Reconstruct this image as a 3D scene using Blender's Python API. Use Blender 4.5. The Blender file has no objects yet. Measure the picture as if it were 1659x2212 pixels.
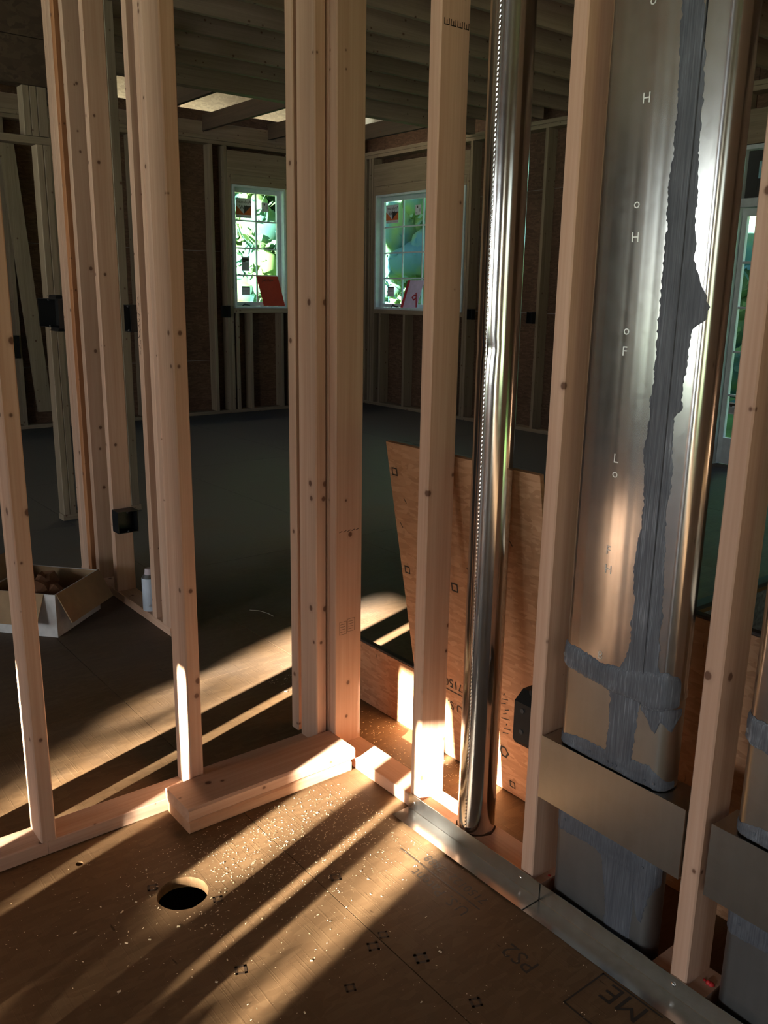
import bpy, bmesh, math, random
from mathutils import Vector, Matrix
random.seed(7)
SC = bpy.context.scene
COL = SC.collection
R = math.radians

# ------------------------------------------------------------------ camera
F_PX, YAW, PITCH, ROLL, CAM_H = 1883.2, 0.671358, 0.245860, 0.0158776, 1.40
fw = Vector((math.sin(YAW)*math.cos(PITCH), math.cos(YAW)*math.cos(PITCH), -math.sin(PITCH)))
rt = Vector((math.cos(YAW), -math.sin(YAW), 0.0))
up = rt.cross(fw)
cr, sr = math.cos(ROLL), math.sin(ROLL)
rt2 = rt*cr + up*sr
up2 = up*cr - rt*sr
cam = bpy.data.cameras.new('camera')
camo = bpy.data.objects.new('camera', cam)
COL.objects.link(camo)
M = Matrix((( rt2.x, up2.x, -fw.x, 0), (rt2.y, up2.y, -fw.y, 0), (rt2.z, up2.z, -fw.z, CAM_H), (0, 0, 0, 1)))
camo.matrix_world = M
cam.sensor_fit = 'VERTICAL'
cam.sensor_height = 24.0
cam.lens = 24.0*F_PX/2212.0
cam.clip_start = 0.02
cam.clip_end = 300
SC.camera = camo

# ------------------------------------------------------------------ world, sun, exposure
SC.view_settings.view_transform = 'Standard'
SC.view_settings.look = 'None'
SC.view_settings.gamma = 1.0
SC.view_settings.use_curve_mapping = False
SC.view_settings.exposure = -0.05
SC.cycles.use_denoising = True
SC.cycles.max_bounces = 9
SC.cycles.diffuse_bounces = 5
SC.cycles.glossy_bounces = 4
SC.cycles.transparent_max_bounces = 12
SC.cycles.caustics_reflective = True
SC.cycles.sample_clamp_indirect = 6.0

SUN_AZ, SUN_EL = R(17.5), R(13.9)
world = bpy.data.worlds.new('world')
SC.world = world
world.use_nodes = True
wn, wl = world.node_tree.nodes, world.node_tree.links
wn.clear()
sky = wn.new('ShaderNodeTexSky')
sky.sky_type = 'NISHITA'
sky.sun_disc = False
sky.sun_elevation = R(30)
sky.sun_rotation = math.atan2(-math.cos(SUN_AZ), -math.sin(SUN_AZ))
sky.air_density = 1.0
sky.dust_density = 1.5
bg = wn.new('ShaderNodeBackground')
bg.inputs['Strength'].default_value = 0.30
wo = wn.new('ShaderNodeOutputWorld')
wl.new(sky.outputs[0], bg.inputs[0])
wl.new(bg.outputs[0], wo.inputs[0])

sl = bpy.data.lights.new('sun', 'SUN')
sl.energy = 165.0
sl.angle = R(0.53)
sl.color = (1.0, 0.93, 0.79)
so = bpy.data.objects.new('sun', sl)
COL.objects.link(so)
sd = Vector((math.cos(SUN_AZ)*math.cos(SUN_EL), math.sin(SUN_AZ)*math.cos(SUN_EL), -math.sin(SUN_EL)))
so.rotation_euler = sd.to_track_quat('-Z', 'Y').to_euler()
so.location = (-8, -3, 6)

def daylight(name, loc, direction, sx, sy, power, color=(0.86, 0.93, 1.0)):
    l = bpy.data.lights.new(name, 'AREA')
    l.shape = 'RECTANGLE'
    l.size, l.size_y = sx, sy
    l.energy = power
    l.color = color
    o = bpy.data.objects.new(name, l)
    COL.objects.link(o)
    o.location = loc
    o.rotation_euler = Vector(direction).to_track_quat('-Z', 'Y').to_euler()
    return o
# daylight fill: area lamps added in assumed openings, most behind the camera
daylight('daylight_fill_left_bay', (-5.75, -4.3, 1.3), (1, 0, 0), 1.1, 2.2, 22)
daylight('daylight_fill_back_bay', (-1.2, -5.2, 1.35), (0, 1, 0), 2.0, 2.1, 6)
daylight('daylight_fill_sun_opening', (-5.70, 0.0, 1.5), (1, 0, 0), 1.4, 1.1, 112)
daylight('daylight_fill_open_eave', (4.4, 9.48, 3.02), (0, 0.25, 1), 7.2, 0.24, 34, (1.0, 0.93, 0.80))  # added to brighten the sheathing between the tie beams
daylight('daylight_fill_left_window', (-5.72, 3.6, 1.6), (1, 0, 0), 3.2, 1.55, 72, (0.80, 0.90, 1.0))

# ------------------------------------------------------------------ materials
def mat(name):
    m = bpy.data.materials.new(name)
    m.use_nodes = True
    nt = m.node_tree
    return m, nt, nt.nodes, nt.links, nt.nodes['Principled BSDF']

def ramp(n, stops):
    r = n.new('ShaderNodeValToRGB')
    el = r.color_ramp.elements
    while len(el) < len(stops): el.new(0.5)
    for e, (p, c) in zip(el, stops):
        e.position = p
        e.color = (*c, 1) if len(c) == 3 else c
    return r

def math_(n, l, op, a, b=None, clamp=False):
    m = n.new('ShaderNodeMath'); m.operation = op; m.use_clamp = clamp
    for i, v in enumerate((a, b)):
        if v is None: continue
        if isinstance(v, (int, float)): m.inputs[i].default_value = v
        else: l.new(v, m.inputs[i])
    return m.outputs[0]

def mixc(n, l, fac, a, b, mode='MIX'):
    m = n.new('ShaderNodeMix'); m.data_type = 'RGBA'; m.blend_type = mode
    for idx, v in ((0, fac), (6, a), (7, b)):
        if isinstance(v, (int, float)): m.inputs[idx].default_value = v
        elif isinstance(v, tuple): m.inputs[idx].default_value = (*v, 1)
        else: l.new(v, m.inputs[idx])
    return m.outputs[2]

def coords(n, l, scale, offset_random=True, rot=(0, 0, 0)):
    tc = n.new('ShaderNodeTexCoord')
    src = tc.outputs['Object']
    if offset_random:
        oi = n.new('ShaderNodeObjectInfo')
        cx = n.new('ShaderNodeCombineXYZ')
        a = math_(n, l, 'MULTIPLY', oi.outputs['Random'], 37.0)
        l.new(a, cx.inputs[0]); l.new(math_(n, l, 'MULTIPLY', oi.outputs['Random'], 91.7), cx.inputs[1])
        l.new(math_(n, l, 'MULTIPLY', oi.outputs['Random'], 53.3), cx.inputs[2])
        va = n.new('ShaderNodeVectorMath'); va.operation = 'ADD'
        l.new(src, va.inputs[0]); l.new(cx.outputs[0], va.inputs[1])
        src = va.outputs[0]
    outs = []
    for s in scale:
        mp = n.new('ShaderNodeMapping')
        mp.inputs['Rotation'].default_value = rot
        mp.inputs['Scale'].default_value = s
        l.new(src, mp.inputs['Vector'])
        outs.append(mp.outputs[0])
    return outs

def wood(name, axis, light, dark, knot=(0.10, 0.035, 0.016), knots=True, rough=0.62):
    m, nt, n, l, p = mat(name)
    def sc(across, along):
        return tuple(along if i == axis else across for i in range(3))
    g1, g2, k1, w1 = coords(n, l, [sc(26, 0.9), sc(160, 3.0), sc(11, 9.5), sc(3.0, 1.2)])
    nz = n.new('ShaderNodeTexNoise'); nz.inputs['Scale'].default_value = 1.0; nz.inputs['Detail'].default_value = 3
    nz.inputs['Distortion'].default_value = 0.6
    l.new(g1, nz.inputs['Vector'])
    fn = n.new('ShaderNodeTexNoise'); fn.inputs['Scale'].default_value = 1.0; fn.inputs['Detail'].default_value = 2
    l.new(g2, fn.inputs['Vector'])
    big = n.new('ShaderNodeTexNoise'); big.inputs['Scale'].default_value = 1.0; big.inputs['Detail'].default_value = 1
    l.new(w1, big.inputs['Vector'])
    f = math_(n, l, 'ADD', math_(n, l, 'MULTIPLY', nz.outputs[0], 0.62), math_(n, l, 'MULTIPLY', fn.outputs[0], 0.38))
    rp = ramp(n, [(0.36, dark), (0.64, light)])
    l.new(f, rp.inputs[0])
    oi = n.new('ShaderNodeObjectInfo')
    br = math_(n, l, 'ADD', math_(n, l, 'MULTIPLY', oi.outputs['Random'], 0.20), 0.88)
    br = math_(n, l, 'MULTIPLY', br, math_(n, l, 'ADD', math_(n, l, 'MULTIPLY', big.outputs[0], 0.4), 0.8))
    hs = n.new('ShaderNodeHueSaturation')
    l.new(br, hs.inputs['Value']); l.new(rp.outputs[0], hs.inputs['Color'])
    c = hs.outputs[0]
    if knots:
        sx = n.new('ShaderNodeSeparateXYZ'); l.new(k1, sx.inputs[0])
        o1, o2 = [q for q in range(3) if q != axis]
        cb_ = n.new('ShaderNodeCombineXYZ')
        l.new(math_(n, l, 'ADD', sx.outputs[o1], sx.outputs[o2]), cb_.inputs[0]); l.new(sx.outputs[axis], cb_.inputs[1])
        vo = n.new('ShaderNodeTexVoronoi'); vo.voronoi_dimensions = '2D'; vo.inputs['Scale'].default_value = 1.0
        vo.inputs['Randomness'].default_value = 1.0
        l.new(cb_.outputs[0], vo.inputs['Vector'])
        sp = n.new('ShaderNodeSeparateColor'); l.new(vo.outputs['Color'], sp.inputs[0])
        size = math_(n, l, 'MULTIPLY', math_(n, l, 'MAXIMUM', math_(n, l, 'SUBTRACT', sp.outputs[0], 0.48), 0.0), 0.20)
        kd = math_(n, l, 'DIVIDE', math_(n, l, 'SUBTRACT', size, vo.outputs['Distance']), 0.035, clamp=True)
        halo = math_(n, l, 'DIVIDE', math_(n, l, 'SUBTRACT', math_(n, l, 'MULTIPLY', size, 1.9), vo.outputs['Distance']), 0.3, clamp=True)
        c = mixc(n, l, math_(n, l, 'MULTIPLY', halo, 0.8), c, tuple(0.55*d for d in dark))
        c = mixc(n, l, math_(n, l, 'MULTIPLY', kd, 0.85), c, knot)
    l.new(c, p.inputs['Base Color'])
    p.inputs['Roughness'].default_value = rough
    p.inputs['Specular IOR Level'].default_value = 0.3
    b = n.new('ShaderNodeBump'); b.inputs['Strength'].default_value = 0.12; b.inputs['Distance'].default_value = 0.002
    l.new(f, b.inputs['Height']); l.new(b.outputs[0], p.inputs['Normal'])
    return m

PL, PD = (0.61, 0.390, 0.272), (0.50, 0.295, 0.193)
WOOD = [wood('spruce_x', 0, PL, PD), wood('spruce_y', 1, PL, PD), wood('spruce_z', 2, PL, PD)]
RED_Z = wood('red_spruce_z', 2, (0.46, 0.20, 0.085), (0.38, 0.15, 0.06))
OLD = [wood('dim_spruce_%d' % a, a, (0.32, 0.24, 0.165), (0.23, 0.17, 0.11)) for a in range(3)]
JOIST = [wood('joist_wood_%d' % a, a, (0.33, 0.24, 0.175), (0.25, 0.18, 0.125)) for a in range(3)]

def osb(name, c_dark, c_mid, c_light, rough=0.6, spec=0.3, strand=1.0, bump=0.25, axes='xy', scratches=False, tint=None):
    m, nt, n, l, p = mat(name)
    layers = []
    for k, ang in enumerate((22, -35, 75)):
        rot = {'xy': (0, 0, R(ang)), 'yz': (R(ang), 0, 0), 'xz': (0, R(ang), 0)}[axes]
        s = {'xy': (13, 62, 30), 'yz': (30, 13, 62), 'xz': (13, 30, 62)}[axes]
        v, = coords(n, l, [tuple(q*strand for q in s)], False, rot)
        vo = n.new('ShaderNodeTexVoronoi'); vo.inputs['Scale'].default_value = 1.0
        l.new(v, vo.inputs['Vector'])
        sp = n.new('ShaderNodeSeparateColor'); l.new(vo.outputs['Color'], sp.inputs[0])
        layers.append(sp.outputs[0])
    v, = coords(n, l, [(5, 5, 5)], False)
    nz = n.new('ShaderNodeTexNoise'); nz.inputs['Scale'].default_value = 3.2; nz.inputs['Detail'].default_value = 2
    l.new(v, nz.inputs['Vector'])
    sel = ramp(n, [(0.47, (0, 0, 0)), (0.49, (1, 1, 1))]); l.new(nz.outputs[0], sel.inputs[0])
    a = mixc(n, l, sel.outputs[0], layers[0], layers[1])
    nz2 = n.new('ShaderNodeTexNoise'); nz2.inputs['Scale'].default_value = 2.1; nz2.inputs['Detail'].default_value = 4
    l.new(v, nz2.inputs['Vector'])
    sel2 = ramp(n, [(0.56, (0, 0, 0)), (0.58, (1, 1, 1))]); l.new(nz2.outputs[0], sel2.inputs[0])
    a = mixc(n, l, sel2.outputs[0], a, layers[2])
    rp = ramp(n, [(0.0, c_dark), (0.5, c_mid), (1.0, c_light)])
    l.new(a, rp.inputs[0])
    big = n.new('ShaderNodeTexNoise'); big.inputs['Scale'].default_value = 0.35; big.inputs['Detail'].default_value = 5
    l.new(v, big.inputs['Vector'])
    hs = n.new('ShaderNodeHueSaturation')
    l.new(math_(n, l, 'ADD', math_(n, l, 'MULTIPLY', big.outputs[0], 0.8), 0.6), hs.inputs['Value'])
    l.new(rp.outputs[0], hs.inputs['Color'])
    c = hs.outputs[0]
    vd, = coords(n, l, [{'xy': (160, 34, 20), 'yz': (20, 160, 34), 'xz': (160, 20, 34)}[axes]], False, {'xy': (0, 0, R(30)), 'yz': (R(30), 0, 0), 'xz': (0, R(30), 0)}[axes])
    dk = n.new('ShaderNodeTexNoise'); dk.inputs['Scale'].default_value = 0.4; dk.inputs['Detail'].default_value = 2
    l.new(vd, dk.inputs['Vector'])
    dr = ramp(n, [(0.73, (0, 0, 0)), (0.77, (1, 1, 1))]); l.new(dk.outputs[0], dr.inputs[0])
    c = mixc(n, l, math_(n, l, 'MULTIPLY', dr.outputs[0], 0.75), c, tuple(0.3*q for q in c_dark))
    if tint is not None:                                    # boards blend unevenly to grey further into the house
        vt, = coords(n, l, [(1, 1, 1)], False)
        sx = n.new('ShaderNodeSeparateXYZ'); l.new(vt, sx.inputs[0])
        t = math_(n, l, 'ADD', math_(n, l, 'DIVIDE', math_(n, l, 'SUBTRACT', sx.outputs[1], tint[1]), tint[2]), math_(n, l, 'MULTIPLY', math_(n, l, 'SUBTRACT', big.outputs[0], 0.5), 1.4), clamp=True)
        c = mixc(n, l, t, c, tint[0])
    l.new(c, p.inputs['Base Color'])
    p.inputs['Roughness'].default_value = rough
    p.inputs['Specular IOR Level'].default_value = spec
    b = n.new('ShaderNodeBump'); b.inputs['Strength'].default_value = bump; b.inputs['Distance'].default_value = 0.002
    h = a
    if scratches:
        hh = None
        for ang in (35, -20, 64):
            vs, = coords(n, l, [(260, 9, 60)], False, (0, 0, R(ang)))
            ns = n.new('ShaderNodeTexNoise'); ns.inputs['Scale'].default_value = 0.5; ns.inputs['Detail'].default_value = 2
            l.new(vs, ns.inputs['Vector'])
            s2 = ramp(n, [(0.62, (0, 0, 0)), (0.68, (1, 1, 1))]); l.new(ns.outputs[0], s2.inputs[0])
            hh = s2.outputs[0] if hh is None else math_(n, l, 'MAXIMUM', hh, s2.outputs[0])
        h = math_(n, l, 'ADD', math_(n, l, 'MULTIPLY', a, 0.12), hh)
    l.new(h, b.inputs['Height']); l.new(b.outputs[0], p.inputs['Normal'])
    return m

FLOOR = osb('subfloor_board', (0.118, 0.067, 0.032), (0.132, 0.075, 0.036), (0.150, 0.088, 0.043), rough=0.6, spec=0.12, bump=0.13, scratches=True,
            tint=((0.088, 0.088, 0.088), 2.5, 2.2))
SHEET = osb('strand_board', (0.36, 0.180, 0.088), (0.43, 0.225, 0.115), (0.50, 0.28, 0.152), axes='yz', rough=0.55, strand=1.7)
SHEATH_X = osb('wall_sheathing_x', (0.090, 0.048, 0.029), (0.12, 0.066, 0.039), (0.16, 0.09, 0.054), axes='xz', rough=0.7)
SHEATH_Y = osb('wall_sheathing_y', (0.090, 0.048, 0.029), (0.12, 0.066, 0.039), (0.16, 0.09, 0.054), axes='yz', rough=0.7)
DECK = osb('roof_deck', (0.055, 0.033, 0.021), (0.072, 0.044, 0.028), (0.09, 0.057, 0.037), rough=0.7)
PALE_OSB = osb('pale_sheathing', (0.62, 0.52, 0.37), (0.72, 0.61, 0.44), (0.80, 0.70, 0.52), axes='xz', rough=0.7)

def metal(name, col=(0.66, 0.65, 0.62), rough=0.22, crease=0.0, noise=0.05, scale=(60, 60, 2)):
    m, nt, n, l, p = mat(name)
    v, s = coords(n, l, [scale, (45, 45, 45)], True)
    nz = n.new('ShaderNodeTexNoise'); nz.inputs['Scale'].default_value = 1; nz.inputs['Detail'].default_value = 3
    l.new(v, nz.inputs['Vector'])
    vo = n.new('ShaderNodeTexVoronoi'); vo.inputs['Scale'].default_value = 1
    l.new(s, vo.inputs['Vector'])
    sp = n.new('ShaderNodeSeparateColor'); l.new(vo.outputs['Color'], sp.inputs[0])
    f = math_(n, l, 'ADD', math_(n, l, 'MULTIPLY', nz.outputs[0], 0.75), math_(n, l, 'MULTIPLY', sp.outputs[0], 0.25))
    rp = ramp(n, [(0.2, tuple(q*(1-noise) for q in col)), (0.8, tuple(min(1, q*(1+noise)) for q in col))])
    l.new(f, rp.inputs[0]); l.new(rp.outputs[0], p.inputs['Base Color'])
    p.inputs['Metallic'].default_value = 1.0
    l.new(math_(n, l, 'ADD', math_(n, l, 'MULTIPLY', f, 0.06), rough-0.03), p.inputs['Roughness'])
    if crease:
        cv_, = coords(n, l, [(16, 16, 0.35)], True)
        cn_ = n.new('ShaderNodeTexNoise'); cn_.inputs['Scale'].default_value = 1; cn_.inputs['Detail'].default_value = 2
        l.new(cv_, cn_.inputs['Vector'])
        b = n.new('ShaderNodeBump'); b.inputs['Strength'].default_value = crease; b.inputs['Distance'].default_value = 0.01
        l.new(cn_.outputs[0], b.inputs['Height']); l.new(b.outputs[0], p.inputs['Normal'])
    return m
GALV = metal('galvanised_steel')
GALV_DUCT = metal('galvanised_duct_steel', rough=0.19, crease=0.16)
GALV_PIPE = metal('galvanised_pipe_steel', rough=0.14, crease=0.04)
GALV_BOX = metal('galvanised_boot_steel', col=(0.50, 0.47, 0.41), rough=0.34)
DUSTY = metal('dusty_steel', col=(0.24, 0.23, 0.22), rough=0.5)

def plain(name, col, rough=0.6, metallic=0.0, noise=0.08, scale=20, spec=0.4):
    m, nt, n, l, p = mat(name)
    v, = coords(n, l, [(scale,)*3], False)
    nz = n.new('ShaderNodeTexNoise'); nz.inputs['Scale'].default_value = 1; nz.inputs['Detail'].default_value = 3
    l.new(v, nz.inputs['Vector'])
    rp = ramp(n, [(0.3, tuple(q*(1-noise) for q in col)), (0.7, tuple(min(1, q*(1+noise)) for q in col))])
    l.new(nz.outputs[0], rp.inputs[0]); l.new(rp.outputs[0], p.inputs['Base Color'])
    p.inputs['Roughness'].default_value = rough
    p.inputs['Metallic'].default_value = metallic
    p.inputs['Specular IOR Level'].default_value = spec
    return m

def mastic_mat():
    m, nt, n, l, p = mat('grey_mastic')
    v, v2 = coords(n, l, [(420, 420, 9), (9, 9, 6)], False)
    nz = n.new('ShaderNodeTexNoise'); nz.inputs['Scale'].default_value = 1; nz.inputs['Detail'].default_value = 3
    l.new(v, nz.inputs['Vector'])
    n2 = n.new('ShaderNodeTexNoise'); n2.inputs['Scale'].default_value = 1; n2.inputs['Detail'].default_value = 2
    l.new(v2, n2.inputs['Vector'])
    f = math_(n, l, 'ADD', math_(n, l, 'MULTIPLY', nz.outputs[0], 0.6), math_(n, l, 'MULTIPLY', n2.outputs[0], 0.5))
    rp = ramp(n, [(0.42, (0.062, 0.064, 0.074)), (0.62, (0.11, 0.115, 0.128)), (0.76, (0.25, 0.265, 0.285))])
    l.new(f, rp.inputs[0]); l.new(rp.outputs[0], p.inputs['Base Color'])
    p.inputs['Roughness'].default_value = 0.5
    p.inputs['Specular IOR Level'].default_value = 0.35
    b = n.new('ShaderNodeBump'); b.inputs['Strength'].default_value = 0.5; b.inputs['Distance'].default_value = 0.001
    l.new(nz.outputs[0], b.inputs['Height']); l.new(b.outputs[0], p.inputs['Normal'])
    return m
MASTIC = mastic_mat()
BLACK = plain('black_plastic', (0.012, 0.012, 0.012), 0.35)
DARKGREY = plain('dark_grey_plastic', (0.05, 0.05, 0.05), 0.4)
INK = plain('print_ink', (0.035, 0.026, 0.018), 0.7)
INK_SOFT = plain('worn_print_ink', (0.030, 0.019, 0.011), 0.6)
INK_FAINT = plain('faint_nail_mark', (0.060, 0.034, 0.018), 0.6)
WHITE = plain('white_vinyl', (0.62, 0.68, 0.72), 0.4)
PAPER = plain('white_paper', (0.72, 0.74, 0.78), 0.8)
GREYPAPER = plain('grey_print', (0.42, 0.43, 0.46), 0.8)
ORANGEP = plain('orange_print', (0.60, 0.15, 0.04), 0.7)
REDP = plain('red_paper', (0.45, 0.035, 0.010), 0.7)
PINKP = plain('pink_red_paper', (0.50, 0.03, 0.05), 0.7)
LILACP = plain('lilac_white_paper', (0.66, 0.56, 0.78), 0.7)
CARDW = plain('white_carton', (0.52, 0.49, 0.46), 0.8, noise=0.15)
CARDB = plain('brown_carton', (0.30, 0.19, 0.10), 0.85, noise=0.1)
BROWNP = plain('brown_packing_paper', (0.17, 0.075, 0.035), 0.85)
CANW = plain('can_paint', (0.52, 0.56, 0.62), 0.4)
CAULK = plain('red_fire_caulk', (0.60, 0.03, 0.03), 0.5)
SHAVE = plain('wood_shaving', (0.78, 0.62, 0.40), 0.7)
CONC = plain('speckled_concrete', (0.13, 0.14, 0.15), 0.85, noise=0.4, scale=40)
DARKM = plain('dark_edge_strip', (0.035, 0.035, 0.037), 0.7)
GRASS = plain('grass', (0.09, 0.20, 0.04), 0.9, noise=0.4, scale=1.5)
HOUSEWRAP = plain('house_wrap', (0.60, 0.60, 0.58), 0.7)
BLUEP = plain('blue_plastic', (0.02, 0.06, 0.25), 0.4)

def glass_mat():
    m = bpy.data.materials.new('pane_glass'); m.use_nodes = True
    n, l = m.node_tree.nodes, m.node_tree.links
    n.clear()
    tr = n.new('ShaderNodeBsdfTransparent'); tr.inputs[0].default_value = (0.80, 0.95, 0.93, 1)
    gl = n.new('ShaderNodeBsdfGlossy'); gl.inputs['Roughness'].default_value = 0.02
    mx = n.new('ShaderNodeMixShader')
    o = n.new('ShaderNodeOutputMaterial')
    mx.inputs[0].default_value = 0.07
    l.new(tr.outputs[0], mx.inputs[1]); l.new(gl.outputs[0], mx.inputs[2]); l.new(mx.outputs[0], o.inputs[0])
    return m
GLASS = glass_mat()

def leaf_mat(name, col, col2):
    m = bpy.data.materials.new(name); m.use_nodes = True
    n, l = m.node_tree.nodes, m.node_tree.links
    n.clear()
    tc = n.new('ShaderNodeTexCoord')
    nz = n.new('ShaderNodeTexNoise'); nz.inputs['Scale'].default_value = 1.6; nz.inputs['Detail'].default_value = 4
    l.new(tc.outputs['Object'], nz.inputs['Vector'])
    rp = ramp(n, [(0.40, col), (0.58, col2)])
    l.new(nz.outputs[0], rp.inputs[0])
    d = n.new('ShaderNodeBsdfDiffuse'); t = n.new('ShaderNodeBsdfTranslucent')
    l.new(rp.outputs[0], d.inputs[0]); l.new(rp.outputs[0], t.inputs[0])
    mx = n.new('ShaderNodeMixShader'); mx.inputs[0].default_value = 0.45
    o = n.new('ShaderNodeOutputMaterial')
    l.new(d.outputs[0], mx.inputs[1]); l.new(t.outputs[0], mx.inputs[2]); l.new(mx.outputs[0], o.inputs[0])
    return m
LEAF = [leaf_mat('leaves_light_green', (0.09, 0.19, 0.17), (0.19, 0.26, 0.10)), leaf_mat('leaves_blue_green', (0.11, 0.23, 0.31), (0.20, 0.30, 0.13)), leaf_mat('leaves_mid_green', (0.09, 0.17, 0.14), (0.15, 0.23, 0.08))]
BARK = wood('bark', 2, (0.13, 0.09, 0.06), (0.07, 0.05, 0.035), knots=False)

# ------------------------------------------------------------------ mesh helpers
class MB:
    def __init__(s): s.v, s.f = [], []
    def add(s, vs, fs):
        b = len(s.v); s.v += [tuple(q) for q in vs]; s.f += [tuple(b+i for i in q) for q in fs]; return s
    def prism(s, axis, poly, a0, a1):
        """poly: ccw list in the two other axes (cyclic order after axis)"""
        n = len(poly); i1, i2 = (axis+1) % 3, (axis+2) % 3
        vs = []
        for a in (a0, a1):
            for (p, q) in poly:
                w = [0, 0, 0]; w[axis] = a; w[i1] = p; w[i2] = q; vs.append(w)
        fs = [tuple(range(n-1, -1, -1)), tuple(range(n, 2*n))] + [(i, (i+1) % n, n+(i+1) % n, n+i) for i in range(n)]
        return s.add(vs, fs)
    def box(s, x0, x1, y0, y1, z0, z1, c=0.0025, axis=None):
        lo, hi = (x0, y0, z0), (x1, y1, z1)
        d = [hi[i]-lo[i] for i in range(3)]
        if axis is None: axis = d.index(max(d))
        i1, i2 = (axis+1) % 3, (axis+2) % 3
        c = min(c, 0.45*d[i1], 0.45*d[i2])
        a0, a1, b0, b1 = lo[i1], hi[i1], lo[i2], hi[i2]
        poly = [(a0+c, b0), (a1-c, b0), (a1, b0+c), (a1, b1-c), (a1-c, b1), (a0+c, b1), (a0, b1-c), (a0, b0+c)] if c > 0 else [(a0, b0), (a1, b0), (a1, b1), (a0, b1)]
        return s.prism(axis, poly, lo[axis], hi[axis])
    def cyl(s, cx, cy, z0, z1, r, n=24, r1=None):
        r1 = r if r1 is None else r1
        vs = [(cx+r*math.cos(2*math.pi*i/n), cy+r*math.sin(2*math.pi*i/n), z0) for i in range(n)]
        vs += [(cx+r1*math.cos(2*math.pi*i/n), cy+r1*math.sin(2*math.pi*i/n), z1) for i in range(n)]
        return s.add(vs, [tuple(range(n-1, -1, -1)), tuple(range(n, 2*n))] + [(i, (i+1) % n, n+(i+1) % n, n+i) for i in range(n)])
    def ball(s, c, r, squash=(1, 1, 1), n=8, m=5):
        vs = [(c[0], c[1], c[2]-r*squash[2])]
        for j in range(1, m):
            t = math.pi*j/m
            for i in range(n):
                a = 2*math.pi*i/n
                vs.append((c[0]+r*squash[0]*math.sin(t)*math.cos(a), c[1]+r*squash[1]*math.sin(t)*math.sin(a), c[2]-r*squash[2]*math.cos(t)))
        vs.append((c[0], c[1], c[2]+r*squash[2]))
        fs = [(0, 1+(i+1) % n, 1+i) for i in range(n)]
        for j in range(m-2):
            for i in range(n):
                a, b = 1+j*n+i, 1+j*n+(i+1) % n
                fs.append((a, b, b+n, a+n))
        L = len(vs)-1
        fs += [(L, 1+(m-2)*n+i, 1+(m-2)*n+(i+1) % n) for i in range(n)]
        return s.add(vs, fs)
    def tube(s, pts, r, n=8):
        pts = [Vector(p) for p in pts]
        ring = []
        for i, p in enumerate(pts):
            d = (pts[min(i+1, len(pts)-1)]-pts[max(i-1, 0)]).normalized()
            a = d.orthogonal().normalized(); b = d.cross(a)
            rr = r[i] if isinstance(r, (list, tuple)) else r
            ring.append([p+a*rr*math.cos(2*math.pi*k/n)+b*rr*math.sin(2*math.pi*k/n) for k in range(n)])
        vs = [q for rg in ring for q in rg]
        fs = [tuple(range(n-1, -1, -1)), tuple(range((len(pts)-1)*n, len(pts)*n))]
        for i in range(len(pts)-1):
            for k in range(n):
                fs.append((i*n+k, i*n+(k+1) % n, (i+1)*n+(k+1) % n, (i+1)*n+k))
        return s.add(vs, fs)
    def hexa(s, p):  # 8 points: bottom ccw 4, top ccw 4
        return s.add(p, [(3, 2, 1, 0), (4, 5, 6, 7), (0, 1, 5, 4), (1, 2, 6, 5), (2, 3, 7, 6), (3, 0, 4, 7)])
    def panel(s, o, u, v, w, lu, lv, lw):
        """a box from origin o along unit vectors u, v with thickness lw along w"""
        o, u, v, w = Vector(o), Vector(u), Vector(v), Vector(w)
        a = [o, o+u*lu, o+u*lu+v*lv, o+v*lv]
        return s.hexa(a+[q+w*lw for q in a])

def link(o, parent=None):
    COL.objects.link(o)
    if parent is not None: o.parent = parent
    return o

def wloc(o):
    p = Vector((0, 0, 0))
    while o is not None:
        p += o.location; o = o.parent
    return p

def obj(name, mb, m, parent=None, smooth=False, origin=None, recalc=True):
    me = bpy.data.meshes.new(name)
    po = wloc(parent) if parent is not None else Vector((0, 0, 0))
    if origin is not None: lo = Vector(origin)
    elif parent is None:
        xs = list(zip(*mb.v)); lo = Vector(((min(xs[0])+max(xs[0]))/2, (min(xs[1])+max(xs[1]))/2, min(xs[2])))
    else: lo = po
    me.from_pydata([tuple(Vector(q)-lo) for q in mb.v], [], mb.f)
    if recalc:
        bm = bmesh.new(); bm.from_mesh(me); bmesh.ops.recalc_face_normals(bm, faces=bm.faces); bm.to_mesh(me); bm.free()
    me.materials.append(m)
    if smooth: me.polygons.foreach_set('use_smooth', [True]*len(me.polygons))
    o = bpy.data.objects.new(name, me)
    link(o, parent)
    o.location = lo-po
    return o

def tag(o, label=None, cat=None, group=None, kind=None):
    if label: o['label'] = label
    if cat: o['category'] = cat
    if group: o['group'] = group
    if kind: o['kind'] = kind
    return o

def empty(name, loc, label=None, cat=None, group=None, kind=None):
    o = bpy.data.objects.new(name, None); link(o); o.location = loc; o.empty_display_size = 0.1
    return tag(o, label, cat, group, kind)

def copy_tree(src, parent=None, offset=None):
    c = src.copy(); COL.objects.link(c)
    if parent is not None: c.parent = parent
    if offset is not None: c.location = Vector(src.location)+Vector(offset)
    for ch in [q for q in bpy.data.objects if q.parent == src]: copy_tree(ch, c)
    return c

def bx(name, m, parent, *d, c=0.0025, axis=None):
    return obj(name, MB().box(*d, c=c, axis=axis), m, parent)

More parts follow.
